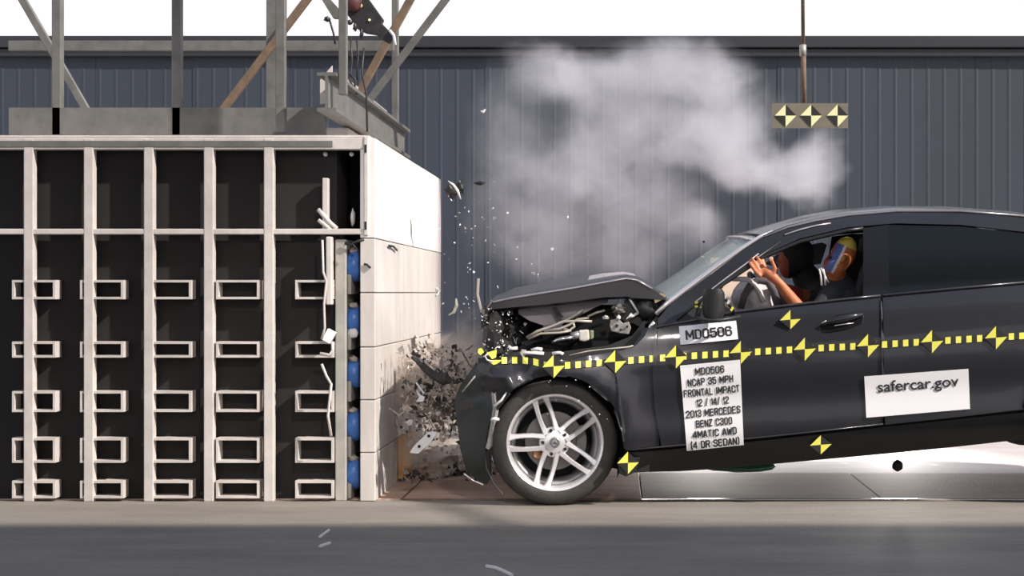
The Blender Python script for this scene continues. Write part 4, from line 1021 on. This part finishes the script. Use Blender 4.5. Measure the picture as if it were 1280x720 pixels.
# crushed grille and trim between barrier and bumper
gr = empty('crushed_grille', P(550, 490, .8)); thing(gr, 'tangle of crushed dusty grille and bumper pieces between barrier and car', 'debris')
rg = random.Random(11); b = MB(); b2 = MB()
for i in range(1500):
    a = rg.gauss(548, 26); c = rg.gauss(488, 30)
    if a < 500 or a > 600 or c < 430 or c > 560: continue
    shard(b, P(a, c, rg.uniform(.3, 1.6)), rg.choice((.008, .012, .018, .026))*rg.uniform(.6, 1.2), rg.choice((0, 0, 0, 1, 1, 2) if a < 560 or c > 480 else (0, 0, 0, 0, 1, 2)), rg)
o = b.build('broken_plastic', ['debris_dark', 'debris_dusty', 'debris_grey'], gr); o['kind'] = 'stuff'
for k in range(90):
    a, c = rg.uniform(500, 590), rg.uniform(440, 540); L_ = rg.uniform(6, 26); an = rg.uniform(0, 6)
    y = rg.uniform(.4, 1.2)
    b2.tube([P(a, c, y), P(a+L_*.5*math.cos(an)+rg.uniform(-3, 3), c+L_*.5*math.sin(an)+rg.uniform(-3, 3), y), P(a+L_*math.cos(an), c+L_*math.sin(an), y)], rg.uniform(.002, .006), 5)
o = b2.build('broken_strips', 'debris_dusty', gr); o['kind'] = 'stuff'
b = MB(); b.blob(P(562, 505, .9), (.06, .14, .045), 4, .5, 18); b.build('crushed_core', 'debris_dark', gr)
b = MB(); b.prism([P(a_, c_, .27) for a_, c_ in ((520, 487), (526, 494), (531, 496), (529, 502), (520, 502), (524, 496))], (0, .006, 0)); b.tube([P(520, 478, .27), P(530, 492, .27)], .005, 5); b.build('white_piece', 'debris_light', gr)
# rubble heap on the ground by the barrier foot
rh = empty('rubble', (-1.0, 1.2, 0)); thing(rh, 'dusty rubble of broken trim on the ground at the barrier foot', 'debris')
b = MB()
for i in range(420):
    x = rg.uniform(-1.22, -.72); y = rg.uniform(.9, 2.7); s_ = rg.uniform(.006, .03)
    shard(b, (x, y, .012+abs(rg.gauss(0, .035))), s_, rg.choice((0, 1, 1, 2)), rg)
b.blob((-1.0, 1.9, .0), (.22, .7, .10), 3, .4, 20, 1)
o = b.build('rubble_pieces', ['debris_dark', 'debris_dusty', 'debris_grey'], rh); o['kind'] = 'stuff'
# airborne fragments, each its own object
specs = []
for i in range(46): specs.append((rg.gauss(585, 18), rg.uniform(240, 400), rg.uniform(.3, 1.5), rg.uniform(.004, .010)))
for i in range(26): specs.append((rg.uniform(562, 710), rg.uniform(200, 400), rg.uniform(.3, 1.5), rg.uniform(.004, .011)))
for i in range(14): specs.append((rg.uniform(640, 790), rg.uniform(465, 530), -.06, rg.uniform(.003, .006)))
specs += [(593, 340, .4, .014), (618, 272, .6, .016), (690, 311, .8, .018), (667, 342, .4, .014), (672, 345, .4, .016), (735, 321, .6, .012), (878, 321, .6, .014), (849, 345, .6, .01), (880, 302, .6, .014)]
for i, (a, c, y, s_) in enumerate(specs):
    b = MB(); shard(b, P(a, c, y), s_, 0, rg)
    dark = (i == len(specs)-1)
    o = b.build('fragment', 'black_plastic' if dark else rg.choice(('debris_light', 'debris_light', 'debris_grey')))
    # origin at the piece
    ctr = P(a, c, y); o.data.transform(Matrix.Translation(-ctr)); o.location = ctr
    reg = 0 if c > 455 else (1 if a < 612 else 2)
    thing(o, ['tiny pale speck flying in front of the fender and wheel', 'tiny fragment flying between the barrier and the hood tip', 'tiny fragment flying above the hood before the smoke'][reg], 'debris', ['specks before the fender', 'fragments beside the barrier', 'fragments above the hood'][reg])
for pts, lb in (([(400, 672), (411, 664)], 'thin white splinter on the ground at the barrier foot, nearer the barrier'), ([(400, 684), (412, 680)], 'thin white splinter on the ground at the barrier foot, nearer the camera'), ([(608, 709), (620, 711), (632, 716), (640, 720)], 'crooked white splinter on the shaded ground nearest the camera')):
    g_ = []
    for a, c in pts:
        d = 1.07*F/(c-366); g_.append(Vector(((a-775)*d/F, d-8, .004)))
    b = MB(); b.tube(g_, .007, 6); thing(b.build('splinter', 'debris_light'), lb, 'debris')

# ------------------------------------------------------------------ smoke and dust
def cloud(name, blobs, y0, ry, lo, hi, dens, color, label, aniso=.1, wsc=1.6, lowcut=.36, step=1.0):
    m = bpy.data.materials.new(name); m.use_nodes = True; n = m.node_tree; n.nodes.clear()
    out = n.nodes.new('ShaderNodeOutputMaterial'); vol = n.nodes.new('ShaderNodeVolumePrincipled')
    vol.inputs['Color'].default_value = (*color, 1); vol.inputs['Anisotropy'].default_value = aniso
    g = n.nodes.new('ShaderNodeNewGeometry')
    wn = n.nodes.new('ShaderNodeTexNoise'); wn.inputs['Scale'].default_value = wsc; wn.inputs['Detail'].default_value = 4; wn.inputs['Roughness'].default_value = .6
    n.links.new(g.outputs['Position'], wn.inputs[0])
    sub = n.nodes.new('ShaderNodeVectorMath'); sub.operation = 'SUBTRACT'; sub.inputs[1].default_value = (.5, .5, .5); n.links.new(wn.outputs['Color'], sub.inputs[0])
    scl = n.nodes.new('ShaderNodeVectorMath'); scl.operation = 'SCALE'; scl.inputs['Scale'].default_value = .65; n.links.new(sub.outputs[0], scl.inputs[0])
    add = n.nodes.new('ShaderNodeVectorMath'); add.operation = 'ADD'; n.links.new(g.outputs['Position'], add.inputs[0]); n.links.new(scl.outputs[0], add.inputs[1])
    acc = None
    for (px, py, rx, rz, dn) in blobs:
        c = P(px, py, y0); s_ = (8+y0)/F
        s1 = n.nodes.new('ShaderNodeVectorMath'); s1.operation = 'SUBTRACT'; s1.inputs[1].default_value = c; n.links.new(add.outputs[0], s1.inputs[0])
        s2 = n.nodes.new('ShaderNodeVectorMath'); s2.operation = 'DIVIDE'; s2.inputs[1].default_value = (rx*s_*1.25, ry, rz*s_*1.25); n.links.new(s1.outputs[0], s2.inputs[0])
        ln_ = n.nodes.new('ShaderNodeVectorMath'); ln_.operation = 'LENGTH'; n.links.new(s2.outputs[0], ln_.inputs[0])
        mr_ = n.nodes.new('ShaderNodeMapRange'); mr_.interpolation_type = 'SMOOTHERSTEP'
        mr_.inputs['From Min'].default_value = 0.15; mr_.inputs['From Max'].default_value = 1.05; mr_.inputs['To Min'].default_value = dn; mr_.inputs['To Max'].default_value = 0
        n.links.new(ln_.outputs['Value'], mr_.inputs['Value'])
        if acc is None: acc = mr_.outputs[0]
        else:
            ad = n.nodes.new('ShaderNodeMath'); ad.operation = 'ADD'; n.links.new(acc, ad.inputs[0]); n.links.new(mr_.outputs[0], ad.inputs[1]); acc = ad.outputs[0]
    t = n.nodes.new('ShaderNodeTexNoise'); t.inputs['Scale'].default_value = 3.4; t.inputs['Detail'].default_value = 8; t.inputs['Roughness'].default_value = .66
    n.links.new(add.outputs[0], t.inputs[0])
    mr2 = n.nodes.new('ShaderNodeMapRange'); mr2.inputs['From Min'].default_value = lowcut; mr2.inputs['From Max'].default_value = .68; mr2.inputs['To Min'].default_value = .12; mr2.inputs['To Max'].default_value = 2.0
    n.links.new(t.outputs[0], mr2.inputs['Value'])
    mu = n.nodes.new('ShaderNodeMath'); mu.operation = 'MULTIPLY'; n.links.new(acc, mu.inputs[0]); n.links.new(mr2.outputs[0], mu.inputs[1])
    mu2 = n.nodes.new('ShaderNodeMath'); mu2.operation = 'MULTIPLY'; n.links.new(mu.outputs[0], mu2.inputs[0]); mu2.inputs[1].default_value = dens
    n.links.new(mu2.outputs[0], vol.inputs['Density']); n.links.new(vol.outputs[0], out.inputs['Volume'])
    MATS[name] = m
    b = MB(); b.box(lo, hi); o = b.build(name, name)
    tag(o, label, 'smoke' if 'smoke' in name else 'dust', kind='stuff')
    return o
SM = [(690, 95, 50, 32, .8), (745, 110, 60, 38, 1), (820, 95, 60, 38, 1), (885, 100, 52, 45, 1), (790, 165, 95, 50, .85), (885, 170, 75, 42, .95), (955, 208, 66, 30, 1.15), (1018, 198, 30, 40, 1.15), (1000, 235, 45, 20, .7),
      (720, 215, 85, 60, .5), (800, 245, 90, 55, .5), (700, 300, 110, 60, .33), (800, 315, 80, 45, .32), (650, 250, 60, 80, .22), (872, 292, 42, 40, .55), (640, 170, 60, 90, .25), (920, 145, 50, 45, .5)]
sm_lo = P(578, 400, 2.9); sm_hi = P(1120, 20, 2.9)
cloud('smoke_cloud', SM, 3.0, .75, (sm_lo.x, 2.1, sm_lo.z-.1), (sm_hi.x, 4.0, sm_hi.z+.1), 1.75, (.86, .85, .90), 'pale grey smoke cloud drifting before the dark wall above the car')
DU = [(520, 480, 50, 50, .8), (560, 500, 45, 60, 1), (580, 440, 40, 30, .6), (530, 560, 40, 40, .6), (590, 420, 26, 26, .2)]
d_lo = P(482, 600, 1.0); d_hi = P(650, 320, 1.0)
cloud('dust_cloud', DU, 1.0, .65, (FX+.012, .32, max(.02, d_lo.z)), (d_hi.x, 1.9, d_hi.z), 2.6, (.80, .70, .62), 'thin brown dust hanging between the barrier face and the bumper', wsc=3)
